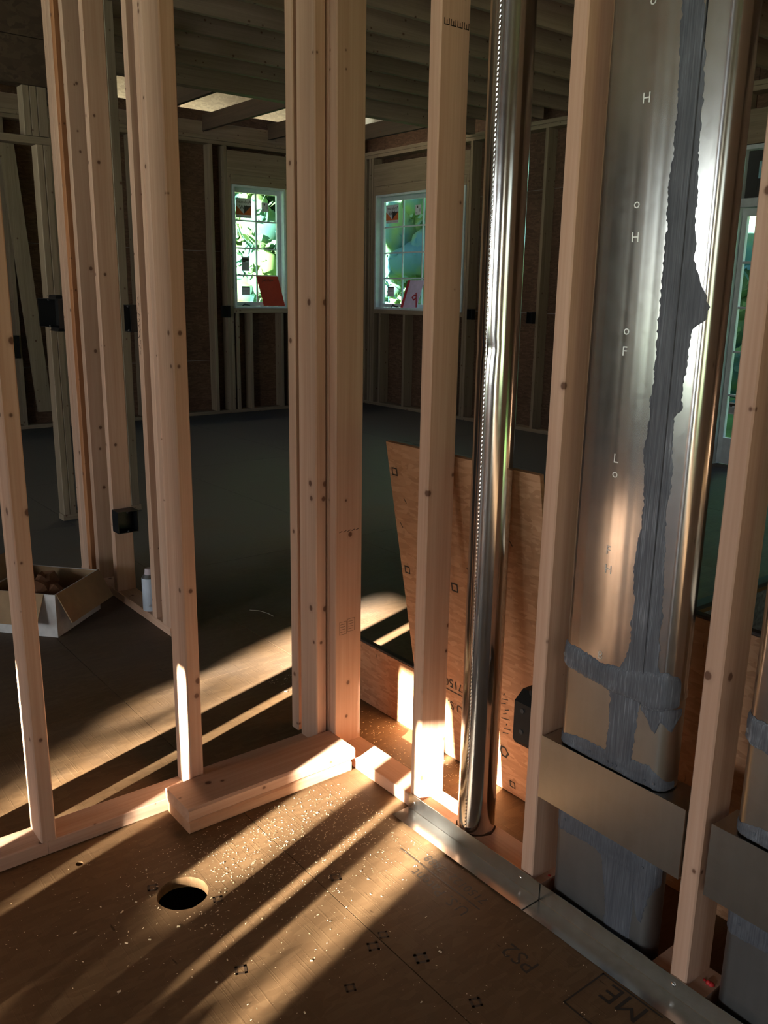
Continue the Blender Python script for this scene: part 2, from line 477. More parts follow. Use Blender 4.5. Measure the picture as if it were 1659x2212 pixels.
def text_mb(body, size, o, ux, uy, h=0.0004, mirror=False, mb=None):
    cu = bpy.data.curves.new('lettering', 'FONT'); cu.body = body; cu.size = size; cu.resolution_u = 2
    t = bpy.data.objects.new('lettering', cu); COL.objects.link(t)
    dg = bpy.context.evaluated_depsgraph_get()
    me = bpy.data.meshes.new_from_object(t.evaluated_get(dg))
    o, ux, uy = Vector(o), Vector(ux), Vector(uy)
    nz = ux.cross(uy)
    if mirror: nz = -nz
    mb = mb or MB()
    mb.add([o+ux*v.co.x+uy*v.co.y+nz*h for v in me.vertices], [tuple(p.vertices) for p in me.polygons])
    bpy.data.objects.remove(t); bpy.data.curves.remove(cu); bpy.data.meshes.remove(me)
    return mb

def stroke(mb, pts, wdt, nrm):
    """flat ribbon along pts lying in the plane with normal nrm"""
    nrm = Vector(nrm); pts = [Vector(p) for p in pts]
    for a, b in zip(pts[:-1], pts[1:]):
        d = (b-a).normalized(); s = d.cross(nrm)*wdt/2
        a2, b2 = a-d*wdt/2, b+d*wdt/2
        mb.add([a2-s, b2-s, b2+s, a2+s], [(0, 1, 2, 3)])
    return mb

def holed_slab(outer, holes, z0, z1, n=40):
    """rectangular slab with round holes: outer=(x0,x1,y0,y1), holes=[(x,y,r)]"""
    bm = bmesh.new()
    x0, x1, y0, y1 = outer
    loops = [[(x0, y0), (x1, y0), (x1, y1), (x0, y1)]]
    for (cx, cy, r) in holes:
        loops.append([(cx+r*math.cos(2*math.pi*i/n)*(1+0.012*math.sin(7*i)), cy+r*math.sin(2*math.pi*i/n)*(1+0.012*math.cos(5*i))) for i in range(n)])
    es = []
    for lp in loops:
        vs = [bm.verts.new((x, y, z1)) for x, y in lp]
        es += [bm.edges.new((vs[i], vs[(i+1) % len(vs)])) for i in range(len(vs))]
    bmesh.ops.triangle_fill(bm, use_beauty=True, use_dissolve=False, edges=es)
    ex = bmesh.ops.extrude_face_region(bm, geom=bm.faces[:])
    for q in ex['geom']:
        if isinstance(q, bmesh.types.BMVert): q.co.z = z0
    bmesh.ops.recalc_face_normals(bm, faces=bm.faces)
    mb = MB()
    bm.verts.index_update()
    mb.add([v.co[:] for v in bm.verts], [tuple(v.index for v in f.verts) for f in bm.faces])
    bm.free()
    return mb

# ------------------------------------------------------------------ floor
floor = empty('floor', (0, 0, 0), kind='structure')
T = 0.028
G = 0.0012
xs = [-5.6, -3.84, -2.62, -1.40, -0.185, 1.035, 1.72]
ys = [-5.0, -2.14, 0.30, 2.74, 5.18, 7.62, 9.32]
for i in range(len(xs)-1):
    for j in range(len(ys)-1):
        x0, x1, y0, y1 = xs[i]+G, xs[i+1]-G, ys[j]+G, ys[j+1]-G
        if i == 4 and j == 2:
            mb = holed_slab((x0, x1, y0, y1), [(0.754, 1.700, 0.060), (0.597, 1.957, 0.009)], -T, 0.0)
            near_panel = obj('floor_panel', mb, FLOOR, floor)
            continue
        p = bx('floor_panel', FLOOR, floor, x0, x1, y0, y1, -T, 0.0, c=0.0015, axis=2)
        if i == 5 and j == 2: right_panel = p
for (x0, x1) in ((1.72, 2.94), (2.94, 4.16), (4.16, 5.38), (5.38, 7.05)):
    for j, (y0, y1) in enumerate(((2.08, 4.0), (4.0, 6.44), (6.44, 9.32))):
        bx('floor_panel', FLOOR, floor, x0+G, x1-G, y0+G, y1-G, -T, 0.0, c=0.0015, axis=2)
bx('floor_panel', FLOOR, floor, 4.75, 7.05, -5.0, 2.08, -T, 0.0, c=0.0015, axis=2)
bx('crawl_space', plain('dark_cavity', (0.02, 0.015, 0.01), 0.95), floor, -5.6, 7.05, -5.0, 9.32, -0.36, -0.34)
# stairwell opening beyond the partition
bx('stairwell_wall', CONC, floor, 1.74, 4.75, 2.08, 2.10, -0.33, -T-0.001)
bx('stairwell_nosing', DARKM, floor, 1.74, 4.75, 2.065, 2.125, 0.0005, 0.022)

# printing on the floor panels
UY, UXm = Vector((0, 1, 0)), Vector((-1, 0, 0))
pr = text_mb('U.S. Patent', 0.044, (1.262, 1.236, 0), UY, UXm)
text_mb('7150122  7888', 0.036, (1.322, 1.236, 0), UY, UXm, mb=pr)
stroke(pr, [(1.281, 1.23, 0.0004), (1.281, 1.52, 0.0004)], 0.004, (0, 0, 1))
text_mb('PS2', 0.06, (1.262, 1.02, 0), UY, UXm, mb=pr)
text_mb('ME', 0.075, (1.345, 0.80, 0), UY, UXm, mb=pr)
stroke(pr, [(1.352, 0.78, 0.0004), (1.352, 0.925, 0.0004), (1.225, 0.925, 0.0004), (1.225, 0.78, 0.0004)], 0.004, (0, 0, 1))
tag(obj('printed_lettering', pr, INK_SOFT, right_panel), kind='stuff')
def ring_mark(mb, x, y, s, z=0.0004, rot=0.4):
    stroke(mb, [(x+s*math.cos(rot+k*math.pi/2), y+s*math.sin(rot+k*math.pi/2), z) for k in range(5)], s*0.42, (0, 0, 1))
pm = MB()
for (x, y, s) in ((1.079, 1.527, 0.014), (1.072, 1.194, 0.016), (1.081, 1.034, 0.013), (1.05, 1.30, 0.012)): ring_mark(pm, x, y, s)
tag(obj('nail_mark', pm, INK_FAINT, right_panel), kind='stuff')
pm = MB()
for (x, y, s) in ((1.010, 1.285, 0.014), (0.744, 1.401, 0.014), (0.705, 1.762, 0.013), (0.90, 1.22, 0.012), (0.81, 1.63, 0.012)): ring_mark(pm, x, y, s)
tag(obj('nail_mark', pm, INK_FAINT, near_panel), kind='stuff')

# ------------------------------------------------------------------ exterior walls, windows, door, ceiling
CEIL = 3.07
wl_ = empty('wall_right', (7.0, 5.0, 0), kind='structure')     # the wall with the wide window and the glazed door
XI, XS = 6.90, 7.04
def studR(y0, y1, z0=0.038, z1=2.99): bx('stud', OLD[2], wl_, XI, XS-0.003, y0, y1, z0, z1)
bx('bottom_plate', OLD[1], wl_, XI, XS-0.003, 4.13, 9.30, 0.0, 0.038)
bx('bottom_plate', OLD[1], wl_, XI, XS-0.003, -5.0, 3.10, 0.0, 0.038)
bx('top_plate', OLD[1], wl_, XI, XS-0.003, -5.0, 9.30, 2.99, 3.028)
bx('top_plate', OLD[1], wl_, XI, XS-0.003, -5.0, 9.30, 3.03, 3.068)
for y in (9.14, 9.05, 6.69, 6.20, 5.79, 5.38, 4.97, 4.56): studR(y, y+0.038)
for y in (9.00, 8.955, 7.255, 7.295): studR(y, y+0.038, 0.038, 2.66 if y in (8.955, 7.295) else 2.99)
for y in (8.82, 8.34, 7.92, 7.50): studR(y, y+0.038, 0.038, 1.15)
bx('window_sill_plate', OLD[1], wl_, XI, XS-0.003, 7.335, 8.953, 1.152, 1.204)
bx('window_header', OLD[1], wl_, XI, XS-0.003, 7.295, 8.99, 2.66, 2.91)
bx('header_plate', OLD[1], wl_, XI, XS-0.003, 7.335, 8.953, 2.557, 2.658)
for y in (4.13, 4.17, 3.06, 3.02): studR(y, y+0.038, 0.0)
bx('door_header', OLD[1], wl_, XI, XS-0.003, 3.10, 4.128, 2.60, 2.86)
for (y0, y1, z0, z1) in ((8.96, 9.32, 0, 3.3), (7.33, 8.955, 0, 1.19), (7.33, 8.955, 2.60, 3.3), (4.13, 7.325, 0, 1.22), (4.13, 7.325, 1.223, 2.44), (4.13, 7.325, 2.443, 3.3), (3.10, 4.125, 2.60, 3.3), (-5.0, 3.095, 0, 3.3)):
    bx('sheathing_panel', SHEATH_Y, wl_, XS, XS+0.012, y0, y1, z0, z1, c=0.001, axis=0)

for (y0, y1, z0, z1) in ((-5.06, 3.10, -0.6, 5.0), (4.13, 7.33, -0.6, 3.6), (8.96, 9.7, -0.6, 3.6), (7.33, 8.96, -0.6, 1.18), (7.33, 8.96, 2.61, 3.6), (3.10, 4.13, 2.61, 3.6), (3.10, 4.13, -0.6, -0.03)):
    bx('outer_sheet', HOUSEWRAP, wl_, XS+0.013, XS+0.025, y0, y1, z0, z1, c=0, axis=0)
wb_ = empty('wall_back', (3.0, 9.25, 0), kind='structure')      # the wall with the narrow window
YI, YS = 9.17, 9.31
def studB(x0, x1, z0=0.038, z1=2.99): bx('stud', OLD[2], wb_, x0, x1, YI, YS-0.003, z0, z1)
bx('bottom_plate', OLD[0], wb_, -5.6, 6.895, YI, YS-0.003, 0.0, 0.038)
bx('top_plate', OLD[0], wb_, -5.6, 6.895, YI, YS-0.003, 2.95, 2.988)
bx('top_plate', OLD[0], wb_, -5.6, 6.895, YI, YS-0.003, 2.991, 3.03)
bx('rim_board', JOIST[0], wb_, -5.6, 6.895, YI+0.02, YI+0.058, 3.033, 3.17)
for x in (-4.4, -3.2, -2.0, -0.8, 0.4, 1.4, 1.8, 2.2, 2.60, 3.05, 3.46, 3.87, 4.28, 4.775, 6.83, 6.5, 6.15): studB(x, x+0.038, z1=2.948)
for x in (4.95, 4.99): studB(x, x+0.038, 0.038, 2.948 if x == 4.95 else 2.66)
for x in (5.79, 5.83): studB(x, x+0.038, 0.038, 2.66 if x == 5.79 else 2.948)
for x in (5.06, 5.235, 5.66): studB(x, x+0.038, 0.038, 1.15)
bx('window_sill_plate', OLD[0], wb_, 5.03, 5.788, YI, YS-0.003, 1.152, 1.204)
bx('window_header', OLD[0], wb_, 4.99, 5.828, YI, YS-0.003, 2.66, 2.91)
bx('header_plate', OLD[0], wb_, 5.03, 5.788, YI, YS-0.003, 2.557, 2.658)
for (x0, x1, z0, z1) in ((-5.6, 1.2, 0, 3.3), (1.203, 5.03, 0, 0.61), (1.203, 5.03, 0.613, 1.83), (1.203, 5.03, 1.833, 3.3), (5.033, 5.785, 0, 1.19), (5.033, 5.785, 2.60, 3.3), (5.79, 7.05, 0, 3.3)):
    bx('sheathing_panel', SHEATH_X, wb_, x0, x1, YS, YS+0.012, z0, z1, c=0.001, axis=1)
tag(obj('diagonal_brace', MB().panel((2.56, 9.10, 2.72), (1, 0, 0), Vector((0.16, 0, -2.4)).normalized(), (0, 1, 0), 0.14, 2.55, 0.038), OLD[2], wb_), 'dark diagonal brace')

for (x0, x1, z0, z1) in ((-5.7, 5.03, -0.6, 3.05), (5.79, 7.05, -0.6, 3.05), (5.03, 5.79, -0.6, 1.18), (5.03, 5.79, 2.61, 3.05)):
    bx('outer_sheet', HOUSEWRAP, wb_, x0, x1, YS+0.013, YS+0.025, z0, z1, c=0, axis=1)

def sticker(parent, o, u, v, w, h, kind, n):
    """printed paper stuck to a pane: u to the right in the room, v up, n towards the room"""
    o, u, v, n = Vector(o), Vector(u), Vector(v), Vector(n)
    st = obj('sticker', MB().panel(o, u, v, n, w, h, 0.0012), PAPER, parent)
    e = n*0.0018
    def quad(a, m, nm):
        obj(nm, MB().add([o+u*p[0]*w+v*p[1]*h+e for p in a], [tuple(range(len(a)))]), m, st)
    if kind == 'logo':
        quad([(0, .16), (1, .16), (1, .62), (.98, .62), (.5, .2), (.02, .62), (0, .62)], ORANGEP, 'orange_triangle')
        quad([(.52, .20), (.98, .62), (.52, .62)], DARKGREY, 'dark_triangle')
        t = text_mb('Andersen', w*0.235, o+u*(w*0.985)+v*(h*0.74)+n*0.0014, -u, v, mirror=True)
        tag(obj('lettering', t, INK, st), kind='stuff')
        t = text_mb('AW', w*0.33, o+u*(w*0.78)+v*(h*0.43)+n*0.0018, -u, v, mirror=True)
        tag(obj('lettering', t, INK, st), kind='stuff')
        bars = MB()
        for k in range(14):
            bars.add([o+u*w*(0.04+k*0.066)+v*h*.05+e, o+u*w*(0.085+k*0.066)+v*h*.05+e, o+u*w*(0.085+k*0.066)+v*h*.09+e, o+u*w*(0.04+k*0.066)+v*h*.09+e], [(0, 1, 2, 3)])
        tag(obj('fine_print', bars, GREYPAPER, st), kind='stuff')
    elif kind == 'form':
        quad([(.08, .84), (.92, .84), (.92, .94), (.08, .94)], INK, 'print_bar')
        for k in range(4): quad([(.1, .66-.16*k), (.85, .66-.16*k), (.85, .71-.16*k), (.1, .71-.16*k)], GREYPAPER, 'print_line')
    elif kind == 'block':
        quad([(.06, .08), (.94, .08), (.94, .6), (.06, .6)], GREYPAPER, 'print_block')
        quad([(.06, .72), (.94, .72), (.94, .9), (.06, .9)], INK, 'print_bar')
        quad([(.1, .62), (.5, .62), (.5, .7), (.1, .7)], INK, 'print_bar')
    else:
        quad([(.32, .68), (.5, .68), (.5, .92), (.32, .92)], INK, 'print_mark')
        quad([(.72, .3), (.94, .3), (.94, .6), (.72, .6)], GREYPAPER, 'print_mark')
        quad([(.06, .1), (.4, .1), (.4, .28), (.06, .28)], GREYPAPER, 'print_mark')
    return st

def window(name, o, u, n, W, z0, z1, cols, rows, depth, extra):
    """o: lower left corner (room side) on the wall face, u to the right, n out of the house"""
    o, u, n, v = Vector(o), Vector(u), Vector(n), Vector((0, 0, 1))
    w = empty(name, o, kind='structure')
    H = z1-z0
    fr = MB(); t = 0.024
    fr.panel(o, u, v, n, t, H, depth); fr.panel(o+u*(W-t), u, v, n, t, H, depth)
    fr.panel(o+u*t, u, v, n, W-2*t, t, depth); fr.panel(o+u*t+v*(H-t), u, v, n, W-2*t, t, depth)
    obj('window_frame', fr, WHITE, w)
    sa = MB(); s = 0.045; so_ = o+n*(depth-0.05)+u*(t+0.002)+v*(t+0.002); W2, H2 = W-2*t-0.004, H-2*t-0.004
    sa.panel(so_, u, v, n, s, H2, 0.035); sa.panel(so_+u*(W2-s), u, v, n, s, H2, 0.035)
    sa.panel(so_+u*s, u, v, n, W2-2*s, s, 0.035); sa.panel(so_+u*s+v*(H2-s), u, v, n, W2-2*s, s, 0.035)
    obj('sash', sa, WHITE, w)
    gw, gh = W2-2*s, H2-2*s
    g0 = so_+u*s+v*s
    m = 0.016
    for c in range(1, cols):
        obj('muntin', MB().panel(g0+u*(gw*c/cols-m/2)+n*0.008, u, v, n, m, gh, 0.02), WHITE, w)
    mr = []
    for r_ in range(1, rows):
        for c in range(cols):
            obj('muntin', MB().panel(g0+u*(gw*c/cols+m/2+0.001)+v*(gh*r_/rows-m/2)+n*0.008, u, v, n, gw/cols-m-0.002, m, 0.02), WHITE, w)
    for r_ in range(rows):
        for c in range(cols):
            obj('pane', MB().panel(g0+u*(gw*c/cols+m/2)+v*(gh*r_/rows+m/2)+n*0.016, u, v, n, gw/cols-m, gh/rows-m, 0.003), GLASS, w)
    extra(w, g0+n*0.0135, gw, gh)
    return w
def st_left(w, g0, gw, gh):
    u, v, n = Vector((1, 0, 0)), Vector((0, 0, 1)), Vector((0, -1, 0))
    for (fx, fz, sw, sh, k) in ((0.02, 0.775, 0.205, 0.215, 'logo'), (0.64, 0.845, 0.09, 0.10, 'marks'), (0.13, 0.29, 0.10, 0.16, 'block'), (0.12, 0.065, 0.11, 0.10, 'form')):
        sticker(w, g0+u*gw*fx+v*gh*fz+n*0.001, u, v, sw, sh, k, n)
window('window_1', (5.05, 9.165, 1.205), (1, 0, 0), (0, 1, 0), 0.69, 1.205, 2.555, 2, 4, 0.13, st_left)
def st_right(w, g0, gw, gh):
    u, v, n = Vector((0, -1, 0)), Vector((0, 0, 1)), Vector((-1, 0, 0))
    for (fx, fz, sw, sh, k) in ((0.02, 0.79, 0.24, 0.21, 'logo'), (0.40, 0.85, 0.10, 0.11, 'marks'), (0.055, 0.07, 0.13, 0.12, 'form'), (0.86, 0.30, 0.10, 0.16, 'block')):
        sticker(w, g0+u*gw*fx+v*gh*fz+n*0.001, u, v, sw, sh, k, n)
window('window_2', (6.895, 8.945, 1.205), (0, -1, 0), (1, 0, 0), 1.60, 1.205, 2.555, 4, 4, 0.13, st_right)

def door():
    d = empty('door_1', (6.93, 3.62, 0), kind='structure')
    x0, y1, y0 = 6.93, 4.125, 3.105
    fr = MB()
    fr.box(6.90, 7.03, y1-0.03, y1, 0, 2.595); fr.box(6.90, 7.03, y0, y0+0.03, 0, 2.595); fr.box(6.90, 7.03, y0+0.03, y1-0.03, 2.56, 2.595)
    fr.box(6.90, 7.03, y0+0.03, y1-0.03, 2.12, 2.19)
    obj('door_frame', fr, WHITE, d)
    a, b = y0+0.033, y1-0.033
    lf = MB(); s = 0.045
    lf.box(x0+0.02, x0+0.06, a, a+0.10, 0.01, 2.115); lf.box(x0+0.02, x0+0.06, b-s, b, 0.01, 2.115)
    lf.box(x0+0.02, x0+0.06, a+0.10, b-s, 0.01, 0.235); lf.box(x0+0.02, x0+0.06, a+0.10, b-s, 2.055, 2.115)
    leaf = obj('door_leaf', lf, WHITE, d)
    g0, g1 = a+0.10, b-s
    for k in range(1, 5): bx('muntin', WHITE, d, x0+0.03, x0+0.05, g0, g1, 0.235+k*0.364-0.009, 0.235+k*0.364+0.009)
    for k in (1, 2): bx('muntin', WHITE, d, x0+0.029, x0+0.051, g0+(g1-g0)*k/3-0.009, g0+(g1-g0)*k/3+0.009, 0.235, 2.055)
    for r_ in range(5):
        for c in range(3):
            bx('pane', GLASS, d, x0+0.038, x0+0.042, g0+(g1-g0)*c/3+0.01, g0+(g1-g0)*(c+1)/3-0.01, 0.235+r_*0.364+0.01, 0.235+(r_+1)*0.364-0.01, c=0)
    tr = MB()
    tr.box(x0+0.02, x0+0.06, a, a+0.10, 2.195, 2.555); tr.box(x0+0.02, x0+0.06, b-0.10, b, 2.195, 2.555)
    tr.box(x0+0.02, x0+0.06, a+0.10, b-0.10, 2.195, 2.34); tr.box(x0+0.02, x0+0.06, a+0.10, b-0.10, 2.475, 2.555)
    obj('transom_sash', tr, DARKGREY, d)
    bx('pane', GLASS, d, x0+0.038, x0+0.042, a+0.10, b-0.10, 2.34, 2.475, c=0)
    obj('door_handle', MB().tube([(x0+0.02, a+0.05, 1.0), (x0-0.03, a+0.05, 1.0), (x0-0.035, a+0.16, 1.0)], 0.009), DUSTY, d)
    sticker(d, (x0+0.035, 4.03, 0.44), (0, -1, 0), (0, 0, 1), 0.06, 0.10, 'block', (-1, 0, 0))
door()

ceil = empty('ceiling', (2, 3, CEIL), kind='structure')
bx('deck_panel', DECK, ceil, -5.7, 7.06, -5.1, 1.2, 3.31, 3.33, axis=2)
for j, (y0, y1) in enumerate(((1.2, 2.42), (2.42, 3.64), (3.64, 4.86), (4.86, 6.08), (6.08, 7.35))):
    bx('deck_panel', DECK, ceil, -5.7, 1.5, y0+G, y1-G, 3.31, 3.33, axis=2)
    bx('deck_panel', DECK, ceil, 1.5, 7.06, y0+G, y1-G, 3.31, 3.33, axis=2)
for k in range(14):
    y = 1.78+k*0.4064
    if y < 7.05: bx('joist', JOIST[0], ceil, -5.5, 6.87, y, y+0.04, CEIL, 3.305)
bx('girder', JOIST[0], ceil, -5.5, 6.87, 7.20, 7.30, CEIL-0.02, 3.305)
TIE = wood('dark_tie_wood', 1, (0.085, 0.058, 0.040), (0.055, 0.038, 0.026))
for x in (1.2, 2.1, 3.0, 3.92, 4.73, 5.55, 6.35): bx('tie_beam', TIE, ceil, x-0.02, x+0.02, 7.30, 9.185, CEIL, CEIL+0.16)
# lean-to roof over the far bay: sheathing seen lit between the tie beams
rf = empty('roof', (4, 8.5, 3.3), kind='structure')
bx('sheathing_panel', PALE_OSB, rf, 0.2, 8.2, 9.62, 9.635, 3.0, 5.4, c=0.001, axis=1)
obj('sheathing_panel', MB().hexa([(0.2, 7.31, 5.55), (8.2, 7.31, 5.55), (8.2, 9.2, 5.2), (0.2, 9.2, 5.2), (0.2, 7.31, 5.58), (8.2, 7.31, 5.58), (8.2, 9.2, 5.23), (0.2, 9.2, 5.23)]), DECK, rf)
bx('sheathing_panel', DECK, rf, 0.2, 8.2, 7.31, 7.33, 3.34, 5.54, axis=1)
bx('sheathing_panel', DECK, rf, 0.17, 0.195, 7.31, 9.64, 3.0, 5.6, c=0.001, axis=0)
bx('sheathing_panel', DECK, rf, -5.7, 1.2, 7.35, 9.32, 3.31, 3.33, axis=2)
for x in (1.7, 2.6, 3.5, 4.4, 5.3, 6.2, 7.1):
    obj('rafter', MB().panel((x, 9.60, 3.12), (0.04, 0, 0), Vector((1.3, -0.1, 1.7)).normalized(), (0, -1, 0), 1.0, 2.2, 0.08), WOOD[2], rf)

# the unbuilt walls behind the camera, left of the frame
wleft = empty('wall_left', (-5.65, 2.0, 0), kind='structure')
SW = (-0.75, 0.73, 0.95, 2.085)      # opening the low sun comes through: y0, y1, sill, head
for (y0, y1, z0, z1) in ((-5.0, -4.9, 0, 3.3), (-4.9, -3.7, 0, 0.1), (-4.9, -3.7, 2.45, 3.3), (-3.7, SW[0], 0, 3.3), (SW[0], SW[1], 0, SW[2]), (SW[0], SW[1], SW[3], 3.3), (SW[1], 1.95, 0, 3.3), (1.95, 5.3, 0, 0.8), (1.95, 5.3, 2.4, 3.3), (5.3, 9.32, 0, 3.3)):
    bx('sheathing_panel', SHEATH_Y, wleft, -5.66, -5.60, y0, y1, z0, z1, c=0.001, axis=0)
wfront = empty('wall_front', (0, -5.05, 0), kind='structure')
for (x0, x1, z0, z1) in ((-5.66, -3.4, 0, 3.3), (-3.4, -0.2, 0, 0.6), (-3.4, -2.2, 0.6, 3.3), (-2.2, -0.2, 2.45, 3.3), (-0.2, 7.05, 0, 3.3)):
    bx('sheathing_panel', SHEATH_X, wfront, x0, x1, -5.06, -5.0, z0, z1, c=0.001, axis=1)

# ------------------------------------------------------------------ stud partitions
def stud(p, x0, x1, y0, y1, z0=0.038, z1=2.99, m=None):
    return bx('stud', m or WOOD[2], p, x0, x1, y0, y1, z0, z1, c=0.003)

pb = empty('stud_frame', (0.8, 2.085, 0), 'open stud partition on the left with two single studs and a bare bottom plate', 'partition')
bx('bottom_plate', WOOD[0], pb, -0.20, 0.548, 2.04, 2.13, 0, 0.038, c=0.002)
bx('bottom_plate', WOOD[0], pb, 0.5486, 1.405, 2.04, 2.13, 0, 0.038, c=0.002)
bx('top_plate', WOOD[0], pb, -0.20, 1.405, 2.04, 2.13, 2.99, 3.028)
bx('top_plate', WOOD[0], pb, -0.20, 1.405, 2.04, 2.13, 3.03, 3.068)
for (x0, x1) in ((0.004, 0.042), (0.0435, 0.0815), (0.083, 0.121), (0.533, 0.571), (0.946, 0.985), (1.370, 1.405)): s_ = stud(pb, x0, x1, 2.04, 2.13)  # first three stand out of view, added to fill a shadow stripe

pa = empty('stud_frame', (1.465, 1.2, 0), 'open stud partition on the right with the metal ducts standing between its studs', 'partition')
XA0, XA1 = 1.42, 1.51
bx('bottom_plate', WOOD[1], pa, XA0, XA1, 1.50, 2.20, 0, 0.038, c=0.002)
# the plate is bored out for the round duct: two cheeks remain around the pipe
def cheek(sign):
    poly = []
    cx_, cy_, r_ = 1.470, 1.438, 0.0530
    ys_ = [1.172+(1.50-1.172)*k/36 for k in range(37)]
    mb = MB()
    for a, b in zip(ys_[:-1], ys_[1:]):
        def edge(y):
            d = r_*r_-(y-cy_)**2
            return math.sqrt(d) if d > 0 else 0.0
        ea, eb = edge(a), edge(b)
        if sign < 0: xa0, xb0, xa1, xb1 = XA0, XA0, max(XA0+0.001, cx_-ea), max(XA0+0.001, cx_-eb)
        else: xa0, xb0, xa1, xb1 = min(XA1-0.001, cx_+ea), min(XA1-0.001, cx_+eb), XA1, XA1
        mb.hexa([(xa0, a, 0), (xa1, a, 0), (xb1, b, 0), (xb0, b, 0), (xa0, a, 0.038), (xa1, a, 0.038), (xb1, b, 0.038), (xb0, b, 0.038)])
    return mb
ck = cheek(-1); c2 = cheek(1); ck.add(c2.v, c2.f)
obj('bottom_plate', ck, WOOD[1], pa)
bx('bottom_plate', WOOD[1], pa, XA0, XA1, 0.735, 0.860, 0, 0.038, c=0.002)
bx('bottom_plate', WOOD[1], pa, XA0, XA1, 0.20, 0.435, 0, 0.038, c=0.002)
for (y0, y1) in ((-0.5, 0.43), (0.745, 0.865), (1.172, 1.385), (1.49, 2.20)):
    bx('top_plate', WOOD[1], pa, XA0, XA1, y0, y1, 2.99, 3.028); bx('top_plate', WOOD[1], pa, XA0, XA1, y0, y1, 3.03, 3.068)
for (y0, y1) in ((1.611, 1.650), (1.194, 1.232), (0.775, 0.813), (0.345, 0.383), (-0.036, 0.002)): stud(pa, XA0, XA1, y0, y1)
stud(pa, 1.411, 1.507, 2.000, 2.038)
stud(pa, 1.412, 1.507, 2.0395, 2.077)
stud(pa, 1.372, 1.46, 2.150, 2.188)
# mill stamps on the studs
mk = MB()
for z in (1.985,):
    for k in range(4):
        xa = 1.43+k*0.02
        stroke(mk, [(xa, 1.6105, z+0.012), (xa, 1.6105, z), (xa+0.007, 1.6105, z), (xa+0.007, 1.6105, z+0.009), (xa+0.007, 1.6105, z), (xa+0.014, 1.6105, z), (xa+0.014, 1.6105, z+0.012)], 0.0022, (0, -1, 0))
for (xa, za) in ((1.425, 0.40), (1.455, 0.405)):
    stroke(mk, [(xa, 1.9995, za), (xa+0.026, 1.9995, za), (xa+0.026, 1.9995, za+0.04), (xa, 1.9995, za+0.04), (xa, 1.9995, za)], 0.001, (0, -1, 0))
    for k in range(4): stroke(mk, [(xa+0.004, 1.9995, za+0.008+k*0.008), (xa+0.021, 1.9995, za+0.008+k*0.008)], 0.0012, (0, -1, 0))
for k in range(5): stroke(mk, [(1.424+k*0.015, 1.9995, 0.72), (1.433+k*0.015, 1.9995, 0.723)], 0.002, (0, -1, 0))
tag(obj('mill_stamp', mk, INK_SOFT, pa), kind='stuff')
ca = MB()
random.seed(3)
for k in range(16): ca.ball((1.455+random.random()*0.045, 1.184+random.uniform(-.008, .008), 0.004+random.random()*0.03), 0.004+random.random()*0.004)
for k in range(12): ca.ball((1.455+random.random()*0.045, 0.757+random.uniform(-.012, .01), 0.012+random.random()*0.028), 0.004+random.random()*0.004)
tag(obj('fire_caulk', ca, CAULK, pa, smooth=True), kind='stuff')

pc = empty('stud_frame', (1.465, 3.7, 0), 'open stud partition beyond the doorway carrying the small square outlet box', 'partition')
bx('bottom_plate', WOOD[1], pc, XA0, XA1, 3.20, 4.24, 0, 0.038, c=0.002)
bx('top_plate', WOOD[1], pc, XA0, XA1, 2.2, 5.3, 2.99, 3.028)
for (y0, y1) in ((3.200, 3.238), (3.2395, 3.277), (3.340, 3.378), (3.764, 3.802), (3.99, 4.028)): stud(pc, XA0, XA1, y0, y1)
stud(pc, XA0, XA1, 4.137, 4.186, m=WOOD[2]); stud(pc, XA0, XA1, 4.1875, 4.236)
tag(stud(pc, 1.422, 1.512, 4.098, 4.1355, m=RED_Z), 'reddish brown stud')
hw = MB()
random.seed(12)
for k in range(11):
    z = 1.36-k*0.021
    y = 3.345+random.random()*0.01
    stroke(hw, [(1.4195, y+random.random()*.02, z), (1.4195, y+random.random()*.02, z+.006), (1.4195, y+random.random()*.02, z+.012)], 0.0022, (-1, 0, 0))
tag(obj('handwriting', hw, INK, pc), kind='stuff')

pf = empty('stud_frame', (1.74, 5.36, 0), 'far left stud partition whose doorway has a deep boxed header', 'partition')
for (x0, x1) in ((1.70, 1.738), (1.7395, 1.777)): bx('stud', OLD[2], pf, x0, x1, 5.32, 5.41, 0.038, 2.178, c=0.003)
bx('stud', OLD[2], pf, 2.135, 2.190, 5.32, 5.41, 0.038, 2.99, c=0.003)
bx('bottom_plate', OLD[0], pf, 1.695, 2.2, 5.32, 5.41, 0, 0.037)
bx('header_plate', OLD[0], pf, -1.2, 1.78, 5.32, 5.41, 2.18, 2.22)
for (x0, x1) in ((1.645, 1.683), (1.6845, 1.7225), (1.724, 1.777)): bx('cripple_stud', OLD[2], pf, x0, x1, 5.32, 5.41, 2.222, 2.478)
bx('header_beam', DECK, pf, -1.2, 1.80, 5.31, 5.41, 2.48, 2.72); bx('header_beam', DECK, pf, -1.2, 1.80, 5.31, 5.41, 2.723, 2.985)

